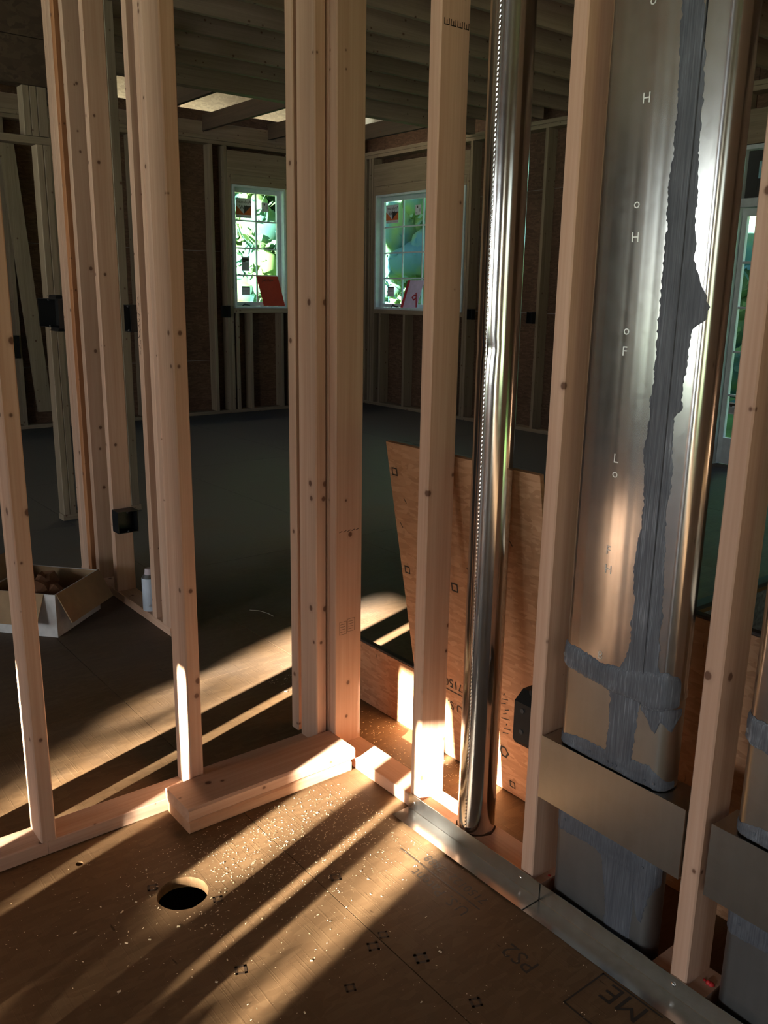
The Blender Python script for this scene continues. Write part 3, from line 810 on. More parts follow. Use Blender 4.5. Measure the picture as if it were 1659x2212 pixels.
# unseen partition added beside the camera: studs placed to cut the sun into stripes
pr_ = empty('stud_frame', (-1.155, 1.0, 0), 'unseen stud partition added left of the camera to stripe the sunlight', 'partition')
XP0, XP1 = -1.20, -1.11
def s2y(s): return s+0.3153*(-1.155)
def dark(s0, s1):
    """studs whose shadows fill the stripe s0..s1 (s = y - x tan(azimuth))"""
    w = 0.0284
    a, b = s2y(s0)+w/2, s2y(s1)-w/2
    n_ = max(1, round((b-a)/0.038)); st = (b-a)/n_
    for k in range(n_): bx('stud', WOOD[2], pr_, XP0, XP1, a+k*st, a+(k+1)*st, 0.038, 2.99, c=0.002)
for s0, s1 in ((1.797, 1.952), (1.515, 1.757), (1.262, 1.376), (1.175, 1.239)): dark(s0, s1)
bx('bottom_plate', WOOD[1], pr_, XP0, XP1, 0.2, 2.0, 0, 0.038)
bx('top_plate', WOOD[1], pr_, XP0, XP1, 0.2, 2.0, 2.99, 3.028)

# ------------------------------------------------------------------ boards on the floor
WARM_X = wood('warm_spruce_x', 0, (0.56, 0.325, 0.19), (0.46, 0.25, 0.14))
tag(bx('lumber_board', WARM_X, None, 0.872, 1.400, 1.8995, 2.037, 0.0, 0.0365, c=0.006),
    'lower of the two offcut boards stacked beside the left bottom plate', 'board', 'offcut boards on the floor')
b2 = bx('lumber_board', WOOD[0], None, 0.868, 1.410, 1.896, 2.039, 0.0385, 0.0765, c=0.006)
tag(b2, 'upper of the two offcut boards stacked beside the left bottom plate', 'board', 'offcut boards on the floor')

# ------------------------------------------------------------------ floor flashing
def flashing(y0, y1, xo, label):
    f = empty('metal_flashing', (1.39, (y0+y1)/2, 0), label, 'flashing', 'flashing along the right bottom plate')
    t = 0.0012
    x1 = 1.4175-xo; x0 = 1.358-xo; z0 = 0.0006+xo
    n_ = 14
    prof = [(x0, z0), (x1-0.002, z0+0.001), (x1, z0+0.003), (x1+0.0004, 0.047+xo)]
    random.seed(int(y0*100))
    mb = MB(); vs = []
    for k in range(n_+1):
        y = y0+(y1-y0)*k/n_
        for i, (x, z) in enumerate(prof):
            j = random.uniform(-1, 1)*0.6
            vs.append((x+(0.0012*j if i == 0 else 0), y, z+(0.0007*abs(j) if i == 0 else (0.0012*j if i == 3 else 0))))
    m_ = len(prof)
    fs = [(k*m_+i, k*m_+i+1, (k+1)*m_+i+1, (k+1)*m_+i) for k in range(n_) for i in range(m_-1)]
    mb.add(vs, fs)
    o = obj('angle_sheet', mb, GALV, f)
    sm = o.modifiers.new('thickness', 'SOLIDIFY'); sm.thickness = t
    return f
def nail(f, y, z=0.028):
    mb = MB().ball((1.4155, y, z), 0.0055, (0.6, 1, 1))
    obj('nail_head', mb, GALV, f, smooth=True)
f1 = flashing(1.165, 1.648, 0.0028, 'metal floor flashing lying below the round pipe')
nail(f1, 1.625); nail(f1, 1.225)
f2 = flashing(0.30, 1.195, 0.0, 'metal floor flashing lying below the wide flat ducts')
nail(f2, 0.80)

# ------------------------------------------------------------------ round duct
rd = empty('round_duct', (1.470, 1.438, 0), 'slim round galvanised pipe rising through the right bottom plate', 'duct')
RDX, RDY, RDR = 1.470, 1.438, 0.0490
mb = MB(); n_ = 64
zs = [-0.12, 0.02, 0.6, 1.20, 1.255, 1.275, 1.29, 1.31, 1.38, 1.9, 2.6, 3.06]
a0 = math.atan2(-0.699, -0.715)
vs = []
for z in zs:
    for k in range(n_):
        a = 2*math.pi*k/n_
        r_ = RDR
        dent = math.exp(-((z-1.28)/0.02)**2)*max(0, math.cos(a-(a0-0.75)))**6
        r_ -= 0.004*dent
        r_ += 0.0012 if z < 0.6 and z > 0.5 else 0
        vs.append((RDX+r_*math.cos(a), RDY+r_*math.sin(a), z))
fs = [(i*n_+k, i*n_+(k+1) % n_, (i+1)*n_+(k+1) % n_, (i+1)*n_+k) for i in range(len(zs)-1) for k in range(n_)]
mb.add(vs, fs)
obj('pipe', mb, GALV_PIPE, rd, smooth=True)
sa_ = a0-math.radians(33)
mb = MB()
nz_ = 620
vs = []; fs = []
for i in range(nz_+1):
    z = -0.02+i*(3.06+0.02)/nz_
    for k, da in enumerate((-0.060, -0.048, 0.0, 0.048, 0.060)):
        h = 0.0 if k in (0, 4) else 0.0012+0.0007*(((i+k) % 2) if k == 2 else 0)
        r_ = RDR+h
        vs.append((RDX+r_*math.cos(sa_+da), RDY+r_*math.sin(sa_+da), z))
for i in range(nz_):
    for k in range(4): fs.append((i*5+k, i*5+k+1, (i+1)*5+k+1, (i+1)*5+k))
mb.add(vs, fs)
obj('lock_seam', mb, GALV_PIPE, rd)

# ------------------------------------------------------------------ oval ducts
DCY, DHW, DFX, DDEP = 1.018, 0.141, 1.426, 0.078
DEND = 0.026      # how far the rounded ends reach sideways
def oval_point(y, half=DHW, fx=DFX, dep=DDEP, off=0.0, bulge=0.0042, cy=DCY):
    """front surface x and outward normal of a flat-oval duct at lateral position y"""
    r_ = dep/2; flat = half-DEND
    d = y-cy
    if abs(d) <= flat:
        t = d/flat
        x = fx-bulge*(1-t*t); nx, ny = -1.0, 2*bulge*t/flat
    else:
        s = max(-1, min(1, (abs(d)-flat)/DEND)); a = math.asin(s)
        x = fx+r_-r_*math.cos(a); nx, ny = -math.cos(a)*DEND, math.copysign(math.sin(a)*r_, d)
    l_ = math.hypot(nx, ny)
    return x+off*nx/l_, y+off*ny/l_
def oval_shell(z0, z1, half=DHW, fx=DFX, dep=DDEP, bulge=0.0042, lip=None):
    r_ = dep/2; flat = half-DEND; pts = []
    for k in range(25):
        t = -1+2*k/24; pts.append((fx-bulge*(1-t*t), DCY+t*flat))
    for k in range(1, 24):
        a = math.pi*k/24; pts.append((fx+r_-r_*math.cos(a), DCY+flat+DEND*math.sin(a)))
    for k in range(25):
        t = 1-2*k/24; pts.append((fx+dep+bulge*(1-t*t)*0.5, DCY+t*flat))
    for k in range(1, 24):
        a = math.pi*k/24; pts.append((fx+r_+r_*math.cos(a), DCY-flat-DEND*math.sin(a)))
    n_ = len(pts); mb = MB(); vs = []
    zl = [z0, z0+0.012, z0+0.014, z0+0.016, z0+0.020]+[z0+0.020+(z1-z0-0.020)*k/6 for k in range(1, 7)]
    for i, z in enumerate(zl):
        g = 1.0 if (lip is None or i > 1) else 1+lip
        for (x, y) in pts: vs.append((fx+r_+(x-fx-r_)*(1+(g-1)*3), DCY+(y-DCY)*g, z))
    mb.add(vs, [(i*n_+k, i*n_+(k+1) % n_, (i+1)*n_+(k+1) % n_, (i+1)*n_+k) for i in range(len(zl)-1) for k in range(n_)])
    return mb
def lerp_table(tab, z):
    for (a, b) in zip(tab[:-1], tab[1:]):
        if (a[0]-z)*(b[0]-z) <= 0 and a[0] != b[0]:
            t = (z-a[0])/(b[0]-a[0]); return [a[i]+(b[i]-a[i])*t for i in range(1, len(a))]
    return list(tab[0][1:]) if abs(z-tab[0][0]) < abs(z-tab[-1][0]) else list(tab[-1][1:])
def jag(seed, amp):
    """irregular brush edge: value noise at three scales"""
    rnd = random.Random(seed); tabs = [[rnd.uniform(-1, 1) for _ in range(512)] for _ in range(3)]
    def f(t):
        v = 0.0
        for tb, fr, a in zip(tabs, (14, 55, 230), (0.9, 0.55, 0.55)):
            q = (t+5)*fr; i0 = math.floor(q); w = q-i0
            v += a*(tb[i0 % 512]*(1-w)+tb[(i0+1) % 512]*w)
        return amp*v
    return f
def mastic_v(tab, step, seed, amp=0.004, kw={}):
    """vertical smear: tab rows (z, y_left, y_right)"""
    z0, z1 = tab[0][0], tab[-1][0]; n_ = max(3, int(abs(z1-z0)/step)); jl, jr = jag(seed, amp), jag(seed+1, amp)
    cols = 12; vs = []; rnd = random.Random(seed)
    for i in range(n_+1):
        z = z0+(z1-z0)*i/n_
        yl, yr = lerp_table(tab, z); yl += jl(z); yr += jr(z)
        for k in range(cols+1):
            t = k/cols; y = yl+(yr-yl)*t
            off = 0.0003 if k in (0, cols) else 0.0016+0.0004*math.sin(11*t*3.1+2*math.sin(9*z))
            x, y2 = oval_point(y, off=off, **kw)
            vs.append((x, y2, z))
    c = cols+1
    return MB().add(vs, [(i*c+k, i*c+k+1, (i+1)*c+k+1, (i+1)*c+k) for i in range(n_) for k in range(cols)])
def mastic_h(tab, step, seed, amp=0.004, kw={}, lift=0.0020):
    """horizontal smear: tab rows (y, z_low, z_high)"""
    y0, y1 = tab[0][0], tab[-1][0]; n_ = max(3, int(abs(y1-y0)/step)); jl, jr = jag(seed, amp), jag(seed+1, amp)
    cols = 8; vs = []
    for i in range(n_+1):
        y = y0+(y1-y0)*i/n_
        za, zb = lerp_table(tab, y); za += jl(y); zb += jr(y)
        for k in range(cols+1):
            t = k/cols; z = za+(zb-za)*t
            off = 0.0004 if k in (0, cols) else lift+0.0005*math.sin(13*t)
            x, y2 = oval_point(y, off=off, **kw)
            vs.append((x, y2, z))
    c = cols+1
    return MB().add(vs, [(i*c+k, i*c+k+1, (i+1)*c+k+1, (i+1)*c+k) for i in range(n_) for k in range(cols)])

od = empty('oval_duct', (1.463, DCY, 0), 'wide flat oval duct with a grey mastic stripe, whole within its stud bay', 'duct', 'flat oval ducts in the right partition')
obj('upper_duct', oval_shell(0.622, 3.06, lip=0.012), GALV_DUCT, od, smooth=True)
KL = dict(half=0.1395, fx=1.430, dep=0.074)
obj('collar', oval_shell(0.424, 0.624, half=0.1395, fx=1.430, dep=0.074), GALV_BOX, od, smooth=True)
KB = dict(half=0.137, fx=1.438, dep=0.066)
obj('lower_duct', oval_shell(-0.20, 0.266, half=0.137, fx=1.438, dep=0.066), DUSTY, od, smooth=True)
bt = MB()
by0, by1, bz0, bz1, bxf, bxb = 0.8165, 1.190, 0.267, 0.4225, 1.4175, 1.509
bt.box(bxf, bxf+0.0012, by0, by1, bz0, bz1+0.0015, c=0)
bt.box(bxf+0.0012, bxb, by0, by1, bz1-0.004, bz1-0.0028, c=0); bt.box(bxf+0.0012, bxb, by0, by1, bz0, bz0+0.0012, c=0)
bt.box(bxf+0.0012, bxb, by0, by0+0.0012, bz0+0.0012, bz1-0.004, c=0); bt.box(bxf+0.0012, bxb, by1-0.0012, by1, bz0+0.0012, bz1-0.004, c=0)
bt.box(bxb-0.0012, bxb, by0+0.0012, by1-0.0012, bz0+0.0012, bz1-0.004, c=0)
obj('boot_box', bt, GALV_BOX, od)
mt = [(2.6, .99, .955), (1.95, .992, .952), (1.75, .985, .936), (1.52, .982, .925), (1.467, .981, .918), (1.43, .981, .902), (1.41, .981, .890), (1.385, .98, .886), (1.362, .981, .892), (1.345, .981, .91), (1.22, .98, .919), (1.205, .981, .915), (1.185, .981, .928),
      (1.10, .986, .925), (1.0, .975, .926), (.9, .988, .921), (.81, .979, .919), (.74, .982, .915), (.69, .99, .910), (.66, 1.004, .903), (.635, 1.015, .895)]
obj('mastic', mastic_v(mt, 0.0035, 21), MASTIC, od, smooth=True)
obj('mastic', mastic_h([(1.1575, .615, .668), (1.13, .612, .662), (1.05, .600, .652), (1.0, .598, .66), (.95, .598, .668), (.915, .592, .675), (.895, .600, .683), (.880, .608, .676), (.8785, .608, .670)], 0.0025, 31, lift=0.0045), MASTIC, od, smooth=True)
obj('mastic', mastic_v([(.618, 1.035, .935), (.60, 1.028, .945), (.575, 1.018, .952), (.52, 1.018, .955), (.47, 1.02, .955), (.445, 1.03, .945)], 0.003, 41, kw=KL), MASTIC, od, smooth=True)
obj('mastic', mastic_h([(.945, .585, .605), (.93, .568, .605), (.918, .552, .605), (.908, .548, .605), (.90, .575, .605), (.89, .565, .605), (.882, .555, .605), (.8785, .59, .605)], 0.002, 51, kw=KL), MASTIC, od, smooth=True)
obj('mastic', mastic_h([(1.156, .424, .452), (1.08, .424, .458), (1.0, .424, .462), (.95, .424, .465), (.915, .424, .472), (.89, .424, .452), (.8785, .424, .440)], 0.003, 61, kw=KL), MASTIC, od, smooth=True)
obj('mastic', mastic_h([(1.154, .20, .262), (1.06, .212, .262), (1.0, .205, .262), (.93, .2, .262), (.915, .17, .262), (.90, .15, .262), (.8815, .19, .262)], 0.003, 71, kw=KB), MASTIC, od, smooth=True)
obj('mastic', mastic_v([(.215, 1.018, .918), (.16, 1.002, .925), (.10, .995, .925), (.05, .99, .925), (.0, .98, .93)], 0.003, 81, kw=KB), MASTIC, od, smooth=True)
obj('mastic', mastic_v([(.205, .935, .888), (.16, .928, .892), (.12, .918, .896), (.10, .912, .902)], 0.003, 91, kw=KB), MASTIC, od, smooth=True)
# seam line and rivets
sm_ = MB(); 
vs = []
for i in range(80):
    z = 0.60+i*(2.7-0.60)/79
    for dy, off in ((-0.0012, 0.0019), (0.0, 0.0034), (0.0012, 0.0019)):
        x, y2 = oval_point(0.944+dy, off=off); vs.append((x, y2, z))
sm_.add(vs, [(i*3+k, i*3+k+1, (i+1)*3+k+1, (i+1)*3+k) for i in range(79) for k in range(2)])
obj('seam', sm_, plain('dark_mastic', (0.05, 0.052, 0.06), 0.6), od)
rnd = random.Random(5)
for (y, z, kw) in ((1.11, .442, KL), (1.06, .440, KL), (1.012, .438, KL), (1.0, .437, KL), (.99, .438, KL), (.92, .436, KL), (.90, .437, KL), (1.12, .235, KB), (.91, .232, KB)):
    x, y2 = oval_point(y, off=0.0025, **kw)
    obj('rivet', MB().ball((x, y2, z), 0.003, (0.5, 1, 1)), MASTIC, od, smooth=True)
for (y, z) in ((1.145, .637), (1.005, .607), (.915, .602)):
    x, y2 = oval_point(y, off=0.0025, **KL)
    obj('screw_head', MB().cyl(0, 0, 0, 0.003, 0.006, 6), DUSTY, od)
k_ = 0
for o in list(bpy.data.objects):
    if o.name.startswith('screw_head') and o.parent == od:
        (y, z) = ((1.145, .637), (1.005, .607), (.915, .602))[k_]; k_ += 1
        x, y2 = oval_point(y, off=0.0015, **(KL if z < .62 else {}))
        me = o.data
        for v in me.vertices:
            c = v.co+wloc(od); v.co = Vector((x-c.z, y2+c.x, z+c.y))-wloc(od)
em = MB()
for k, (z, ch) in enumerate(((1.90, 'o'), (1.74, 'H'), (1.56, 'o'), (1.50, 'H'), (1.33, 'o'), (1.29, 'F'), (1.08, 'L'), (1.05, 'o'), (.89, 'F'), (.85, 'H'), (.66, '8'))):
    x, y2 = oval_point(1.055, off=0.0002)
    text_mb(ch, 0.026, (x-0.0002, 1.058, z), Vector((0, -1, 0)), Vector((0, 0, 1)), h=0.0003, mb=em)
tag(obj('embossed_lettering', em, metal('scuffed_steel', col=(0.8, 0.77, 0.7), rough=0.45), od), kind='stuff')
od2 = copy_tree(od, offset=(0, -0.43, 0))
tag(od2, 'wide flat oval duct at the right edge, mostly cut off by the frame', 'duct')

# ------------------------------------------------------------------ knee panels and leaning sheet
kp = obj('knee_panel', MB().box(1.713, 1.735, 1.455, 2.42, 0.0, 0.218, c=0.001, axis=0), SHEET)
bx('shaded_top_edge', plain('shaded_sawn_edge', (0.06, 0.045, 0.035), 0.8), kp, 1.7125, 1.7355, 1.455, 2.42, 0.2183, 0.226)  # shadow on the rough top edge, put into a dark strip
tag(kp, 'low strand board panel edging the stair opening left of the round pipe', 'panel')
kp2 = obj('knee_panel', MB().box(1.713, 1.735, -0.6, 1.453, 0.0, 0.700, c=0.001, axis=0), SHEET)
bx('shaded_top_edge', bpy.data.materials['shaded_sawn_edge'], kp2, 1.7125, 1.7355, -0.6, 1.453, 0.7003, 0.708)  # same painted shade along the taller panel
tag(kp2, 'taller strand board panel standing behind the flat oval ducts', 'panel')
ob = empty('strand_board_sheet', (1.69, 1.62, 0), 'large strand board offcut leaning against the back of the studs behind the round pipe', 'board')
lu = Vector((0, -1, 0)); lv = Vector((-0.1765, 0, 0.997)).normalized(); ln = lu.cross(lv)
lo = Vector((1.697, 1.912, 0.0035))
sh = obj('sheet', MB().panel(lo, lu, lv, ln*(-1), 0.578, 1.005, 0.013), SHEET, ob)
nn = -lu.cross(lv)
nn = nn if nn.x < 0 else -nn
def shp(y, z, e=0.0008): return Vector((1.697-0.17703*z, y, z+0.0035))+nn*e
pt = MB()
text_mb('U.S.', 0.042, shp(1.698, 0.212), Vector((0, 1, 0)), -lv, h=0.0006, mb=pt)
text_mb('7150', 0.040, shp(1.690, 0.290), Vector((0, 1, 0)), -lv, h=0.0006, mb=pt)
a_, b_ = shp(1.69, 0.25), shp(1.80, 0.25); stroke(pt, [a_, b_], 0.004, nn)
def mark(y, z, s):
    stroke(pt, [shp(y+s, z-s), shp(y-s, z-s), shp(y-s, z+s), shp(y+s, z+s), shp(y+s, z-s)], s*0.4, nn)
for (y, z, s) in ((1.888, .905, .010), (1.885, .603, .010), (1.679, .605, .011), (1.515, .035, .009)): mark(y, z, s)
for (y, z) in ((1.89, .75), (1.86, .83), (1.62, .68), (1.60, .55), (1.45, .80), (1.66, .90), (1.80, .48)):
    stroke(pt, [shp(y, z), shp(y-0.008, z-0.012)], 0.003, nn)
for k in range(9):
    z = .20+k*0.016
    stroke(pt, [shp(1.535-(k % 3)*.008, z), shp(1.515-(k % 2)*.01, z+.006)], 0.003, nn)
stroke(pt, [shp(1.522, .135), shp(1.532, .15), shp(1.545, .15), shp(1.553, .135), shp(1.545, .12), shp(1.532, .12), shp(1.522, .135)], 0.006, nn)
tag(obj('printed_lettering', pt, INK, sh), kind='stuff')

# ------------------------------------------------------------------ electrical boxes
def ebox(name, face, o, w, h, d, label, ears=True, openface=False):
    """face: 'x' opens towards -X, 'y' opens towards -Y; o = lower corner (min y / min x) of the front"""
    e = empty(name, (o[0], o[1], o[2]), label, 'electrical box', 'black electrical boxes on the studs')
    t = 0.003
    def mp(u, v, n):     # u across, v up, n depth into the wall
        return (o[0]+n, o[1]+u, o[2]+v) if face == 'x' else (o[0]+u, o[1]+n, o[2]+v)
    mb = MB()
    def bxl(u0, u1, v0, v1, n0, n1):
        p = [mp(u, v, n) for v in (v0, v1) for (u, n) in ((u0, n0), (u1, n0), (u1, n1), (u0, n1))]
        mb.hexa(p)
    bxl(0, t, 0, h, 0, d); bxl(w-t, w, 0, h, 0, d); bxl(t, w-t, 0, t, 0, d); bxl(t, w-t, h-t, h, 0, d); bxl(t, w-t, t, h-t, d-t, d)
    obj('box_shell', mb, BLACK, e)
    for v in (0.006, h-0.006): obj('screw_boss', MB().ball(mp(w/2, v, 0.004), 0.005, n=8), DARKGREY, e)
    if ears:
        for v, s in ((h, 1), (0, -1)):
            mb = MB(); v0, v1 = (v, v+0.018*s)
            p = [mp(u, vv, n) for (vv, n0, n1) in ((min(v0, v1), .015, .05), (max(v0, v1), .02, .045)) for (u, n) in ((w*0.25, n0), (w*0.6, n0), (w*0.6, n1), (w*0.25, n1))]
            mb.hexa(p); obj('nail_ear', mb, BLACK, e)
            c0 = mp(w*0.42, v+0.012*s, -0.01); c1 = mp(w*0.42, v+0.012*s, 0.075)
            obj('nail', MB().tube([c0, c1], 0.0018, 6), GALV, e)
    return e
# on the right partition, left side of the second stud, rear side facing the pipe
e1 = empty('outlet_box', (1.43, 1.25, 0.36), 'black outlet box on the stud right of the round pipe', 'electrical box', 'black electrical boxes on the studs')
mb = MB()
prof = [(1.428, .372), (1.428, .445), (1.428, .470), (1.455, .492), (1.50, .492), (1.50, .36), (1.47, .352), (1.462, .36), (1.452, .352), (1.444, .364), (1.437, .358)]
n_ = len(prof)
vs = [(x, y, z) for y in (1.2325, 1.288) for (x, z) in prof]
mb.add(vs, [tuple(range(n_)), tuple(range(2*n_-1, n_-1, -1))]+[(i, (i+1) % n_, n_+(i+1) % n_, n_+i) for i in range(n_)])
obj('box_shell', mb, BLACK, e1)
mb = MB()
for z in (.395, .452): mb.cyl(0, 0, 0, 0.002, 0.006, 10)
for i, v in enumerate(mb.v):
    k = i//20; mb.v[i] = (1.427+v[2]-0.001, 1.262+v[0], (.398, .452)[k]+v[1])
tag(obj('knockout', mb, DARKGREY, e1), kind='stuff')
obj('nail_ear', MB().box(1.44, 1.47, 1.24, 1.255, .4925, .505), BLACK, e1)
# far ones
ebox('outlet_box', 'y', (1.415, 3.695, 0.33), 0.095, 0.10, 0.068, 'black outlet box low on the stud beyond the doorway', False)
e3 = ebox('outlet_box', 'x', (1.40, 4.24, 1.215), 0.30, 0.135, 0.085, 'long black box bracketed to the far left studs near head height')
ebox('outlet_box', 'x', (1.395, 3.38, 1.235), 0.065, 0.105, 0.085, 'black switch box on the scribbled stud just left of the left partition', False)
ebox('outlet_box', 'y', (2.50, 9.08, 0.72), 0.095, 0.22, 0.08, 'black box half hidden by the leftmost near stud', False)
ebox('outlet_box', 'y', (4.855, 9.10, 1.105), 0.09, 0.13, 0.06, 'black box on the studs beside the narrow far window', False)
ebox('outlet_box', 'x', (6.85, 6.24, 1.12), 0.075, 0.115, 0.06, 'black box on the far wall between the round pipe and its right stud', False)
ebox('outlet_box', 'x', (6.85, 7.13, 1.13), 0.075, 0.115, 0.06, 'black box just right of the wide far window', False)
# ------------------------------------------------------------------ carton, can, things on the sills
cb = empty('cardboard_box', (1.05, 3.46, 0), 'open white cardboard carton with brown flaps on the floor at far left', 'carton')
cu, cv, cz = Vector((0.757, 0.653, 0)), Vector((-0.653, 0.757, 0)), Vector((0, 0, 1))
co = Vector((1.043, 3.462, 0)); CW, CD, CH, ct = 0.35, 0.32, 0.185, 0.005
ow = MB()
ow.panel(co, cu, cz, cv, CW, CH, ct); ow.panel(co+cv*(CD-ct), cu, cz, cv, CW, CH, ct)
ow.panel(co+cv*ct, cv, cz, cu, CD-2*ct, CH, ct); ow.panel(co+cv*ct+cu*(CW-ct), cv, cz, cu, CD-2*ct, CH, ct)
ow.panel(co+cv*ct+cu*ct, cu, cv, cz, CW-2*ct, CD-2*ct, ct)
obj('carton_wall', ow, CARDW, cb)
iw = MB(); it = 0.002
iw.panel(co+cv*(CD-ct-it)+cu*ct+cz*ct, cu, cz, cv, CW-2*ct, CH-ct-.002, it-.0003); iw.panel(co+cv*(ct+it)+cu*(ct+.0003)+cz*ct, cv, cz, cu, CD-2*ct-2*it, CH-ct-.002, it); iw.panel(co+cv*(ct+it)+cu*(CW-ct-it-.0003)+cz*ct, cv, cz, cu, CD-2*ct-2*it, CH-ct-.002, it)
obj('carton_lining', iw, CARDB, cb)
def flap(o, a, b, la, lb): return obj('flap', MB().panel(o, a, b, a.cross(b).normalized(), la, lb, 0.004), CARDB, cb)
flap(co+cz*(CH+.001)+cu*0.01-cv*0.001, cu, (cz*-0.88-cv*0.47).normalized(), CW-0.005, 0.135)
flap(co+cz*(CH+.001)+cv*(CD-.01)-cu*.001, -cv, (cz*-0.86-cu*0.5).normalized(), CD-0.06, 0.135)
flap(co+cz*(CH+.001)+cv*(CD+.001)+cu*(CW-0.01), -cu, (cz*0.86+cv*0.5).normalized(), CW-0.02, 0.10)
random.seed(9)
lump = MB()
for k in range(9):
    c = co+cu*random.uniform(.07, .28)+cv*random.uniform(.10, .26)+cz*random.uniform(.07, .19)
    lump.ball(c, random.uniform(.045, .075), (1, 1, .8), 7, 5)
lump.v = [(x+random.uniform(-.012, .012), y+random.uniform(-.012, .012), z+random.uniform(-.012, .012)) for x, y, z in lump.v]
tag(obj('packing_paper', lump, BROWNP, cb), kind='stuff')
lab = stroke(MB(), [co+cu*.26-cv*.0012+cz*.035, co+cu*.32-cv*.0012+cz*.035], 0.012, (0.653, -0.757, 0))
obj('print_line', lab, GREYPAPER, cb)

cn = empty('spray_can', (1.448, 3.46, 0.038), 'white spray can standing on the plate beyond the left partition', 'can')
obj('can_body', MB().cyl(1.448, 3.46, 0.0382, 0.185, 0.0325, 28), CANW, cn)
obj('can_shoulder', MB().cyl(1.448, 3.46, 0.1855, 0.200, 0.0325, 28, 0.022), DUSTY, cn)
obj('can_cap', MB().cyl(1.448, 3.46, 0.2005, 0.225, 0.020, 24, 0.017), plain('clear_cap', (0.55, 0.45, 0.45), 0.2), cn)
obj('label_print', text_mb('48', 0.018, (1.425, 3.4255, 0.06), (1, 0, 0), (0, 0, 1)), GREYPAPER, cn)

fo = empty('red_folder', (5.6, 9.20, 1.23), 'red folder leaning on the sill of the narrow far window', 'folder')
fb = MB().panel((5.43, 9.175, 1.2315), Vector((0.98, 0, 0.0)).normalized(), Vector((-0.19, 0.16, 1)).normalized(), Vector((0, -1, 0.16)).normalized(), 0.29, 0.35, 0.006)
cov = obj('cover', fb, REDP, fo)
obj('lettering', text_mb('Job Park', 0.045, (5.43, 9.215, 1.515), (1, 0, 0), (0, -0.16, 1), h=0.009), INK, cov)
rp_ = empty('info_sheet', (6.95, 8.2, 1.23), 'white and red sheet leaning on the sill of the wide far window', 'paper')
sp_o = Vector((6.93, 8.46, 1.2315)); spu, spv = Vector((0, -1, 0)), Vector((0.10, -0.30, 1)).normalized()
obj('sheet', MB().panel(sp_o, spu, spv, Vector((-1, 0, .1)).normalized(), 0.30, 0.34, 0.004), LILACP, rp_)
sn = Vector((-1, 0, .1)).normalized()
obj('red_margin', MB().panel(sp_o+sn*.0045, spu, spv, sn, 0.045, 0.34, 0.0006), PINKP, rp_)
rb = MB(); stroke(rb, [sp_o+sn*.006+spu*a+spv*b for a, b in ((.17, .13), (.2, .16), (.235, .15), (.24, .12), (.21, .10), (.18, .12))], 0.016, sn)
stroke(rb, [sp_o+sn*.006+spu*.22+spv*.18, sp_o+sn*.006+spu*.29+spv*.02], 0.02, sn)
tag(obj('red_print', rb, PINKP, rp_), kind='stuff')
cl = obj('window_latch', MB().tube([(6.97, 8.69, 1.232), (6.97, 8.66, 1.258), (6.97, 8.60, 1.240), (6.97, 8.56, 1.247)], [0.006, 0.012, 0.010, 0.006], 6), DARKGREY)
tag(cl, 'small dark latch part lying on the sill of the wide far window', 'hardware')
cl = obj('window_latch', MB().tube([(5.17, 9.22, 1.232), (5.20, 9.22, 1.250), (5.27, 9.22, 1.238)], [0.006, 0.012, 0.006], 6), DARKGREY)
tag(cl, 'small dark latch part lying on the sill of the narrow far window', 'hardware')
bk = empty('tub', (6.96, 7.46, 1.23), 'grey tub with a blue lid on the sill right end of the wide window', 'tub')
obj('tub_body', MB().cyl(6.955, 7.47, 1.230, 1.37, 0.042, 20, 0.047), plain('grey_tub', (0.35, 0.38, 0.40), 0.5), bk)
obj('lid', MB().cyl(6.955, 7.47, 1.3705, 1.39, 0.049, 20), BLUEP, bk)

# ------------------------------------------------------------------ shavings on the floor
rnd = random.Random(17)
sv = MB()
def chip(x, y, s, z=0.001):
    a = rnd.uniform(0, math.pi); l_, w_ = s*rnd.uniform(.8, 2.2), s*rnd.uniform(.4, .9)
    u = Vector((math.cos(a), math.sin(a), rnd.uniform(-.25, .25)))*l_; v = Vector((-math.sin(a), math.cos(a), rnd.uniform(-.3, .3)))*w_
    c = Vector((x, y, z+abs(u.z)+abs(v.z)))
    sv.add([c-u-v, c+u-v, c+u+v, c-u+v], [(0, 1, 2, 3)])
for k in range(1700):
    x, y = rnd.gauss(1.08, .22), rnd.gauss(1.72, .14)
    if x < 1.35 and y < 1.89 and (x-.754)**2+(y-1.7)**2 > .0045: chip(x, y, rnd.uniform(.0006, .0015))
for k in range(700):
    x, y = rnd.uniform(0.3, 1.35), rnd.uniform(.5, 2.0)
    if (y < 1.89 or x < .85) and y < 2.03 and (x-.754)**2+(y-1.7)**2 > .0045: chip(x, y, rnd.uniform(.0004, .0011))
for k in range(500):
    x, y = rnd.uniform(1.52, 1.69), rnd.uniform(1.6, 2.6); chip(x, y, rnd.uniform(.0008, .002))
chips = [(0.745, 1.565), (0.63, 1.60), (0.70, 1.60), (0.585, 1.62), (0.735, 1.44), (0.69, 1.40), (0.655, 1.735), (0.61, 1.72), (0.88, 1.33), (0.99, 1.10), (0.79, 1.22), (0.74, 1.17), (0.52, 1.50), (0.72, 1.83), (1.12, 1.18), (0.50, 1.72)]
for k, (x, y) in enumerate(chips):
    a = rnd.uniform(0, 3); l_, w_ = rnd.uniform(.002, .0045), rnd.uniform(.0009, .0018)
    u, v = Vector((math.cos(a), math.sin(a), 0)), Vector((-math.sin(a), math.cos(a), 0))
    sv.panel(Vector((x, y, 0.0003)), u, v, Vector((0, 0, 1)), l_*2, w_*2, 0.0018)
tag(obj('wood_shavings', sv, SHAVE, recalc=False), 'fine pale sawdust and shavings scattered over the floor', 'sawdust', kind='stuff')
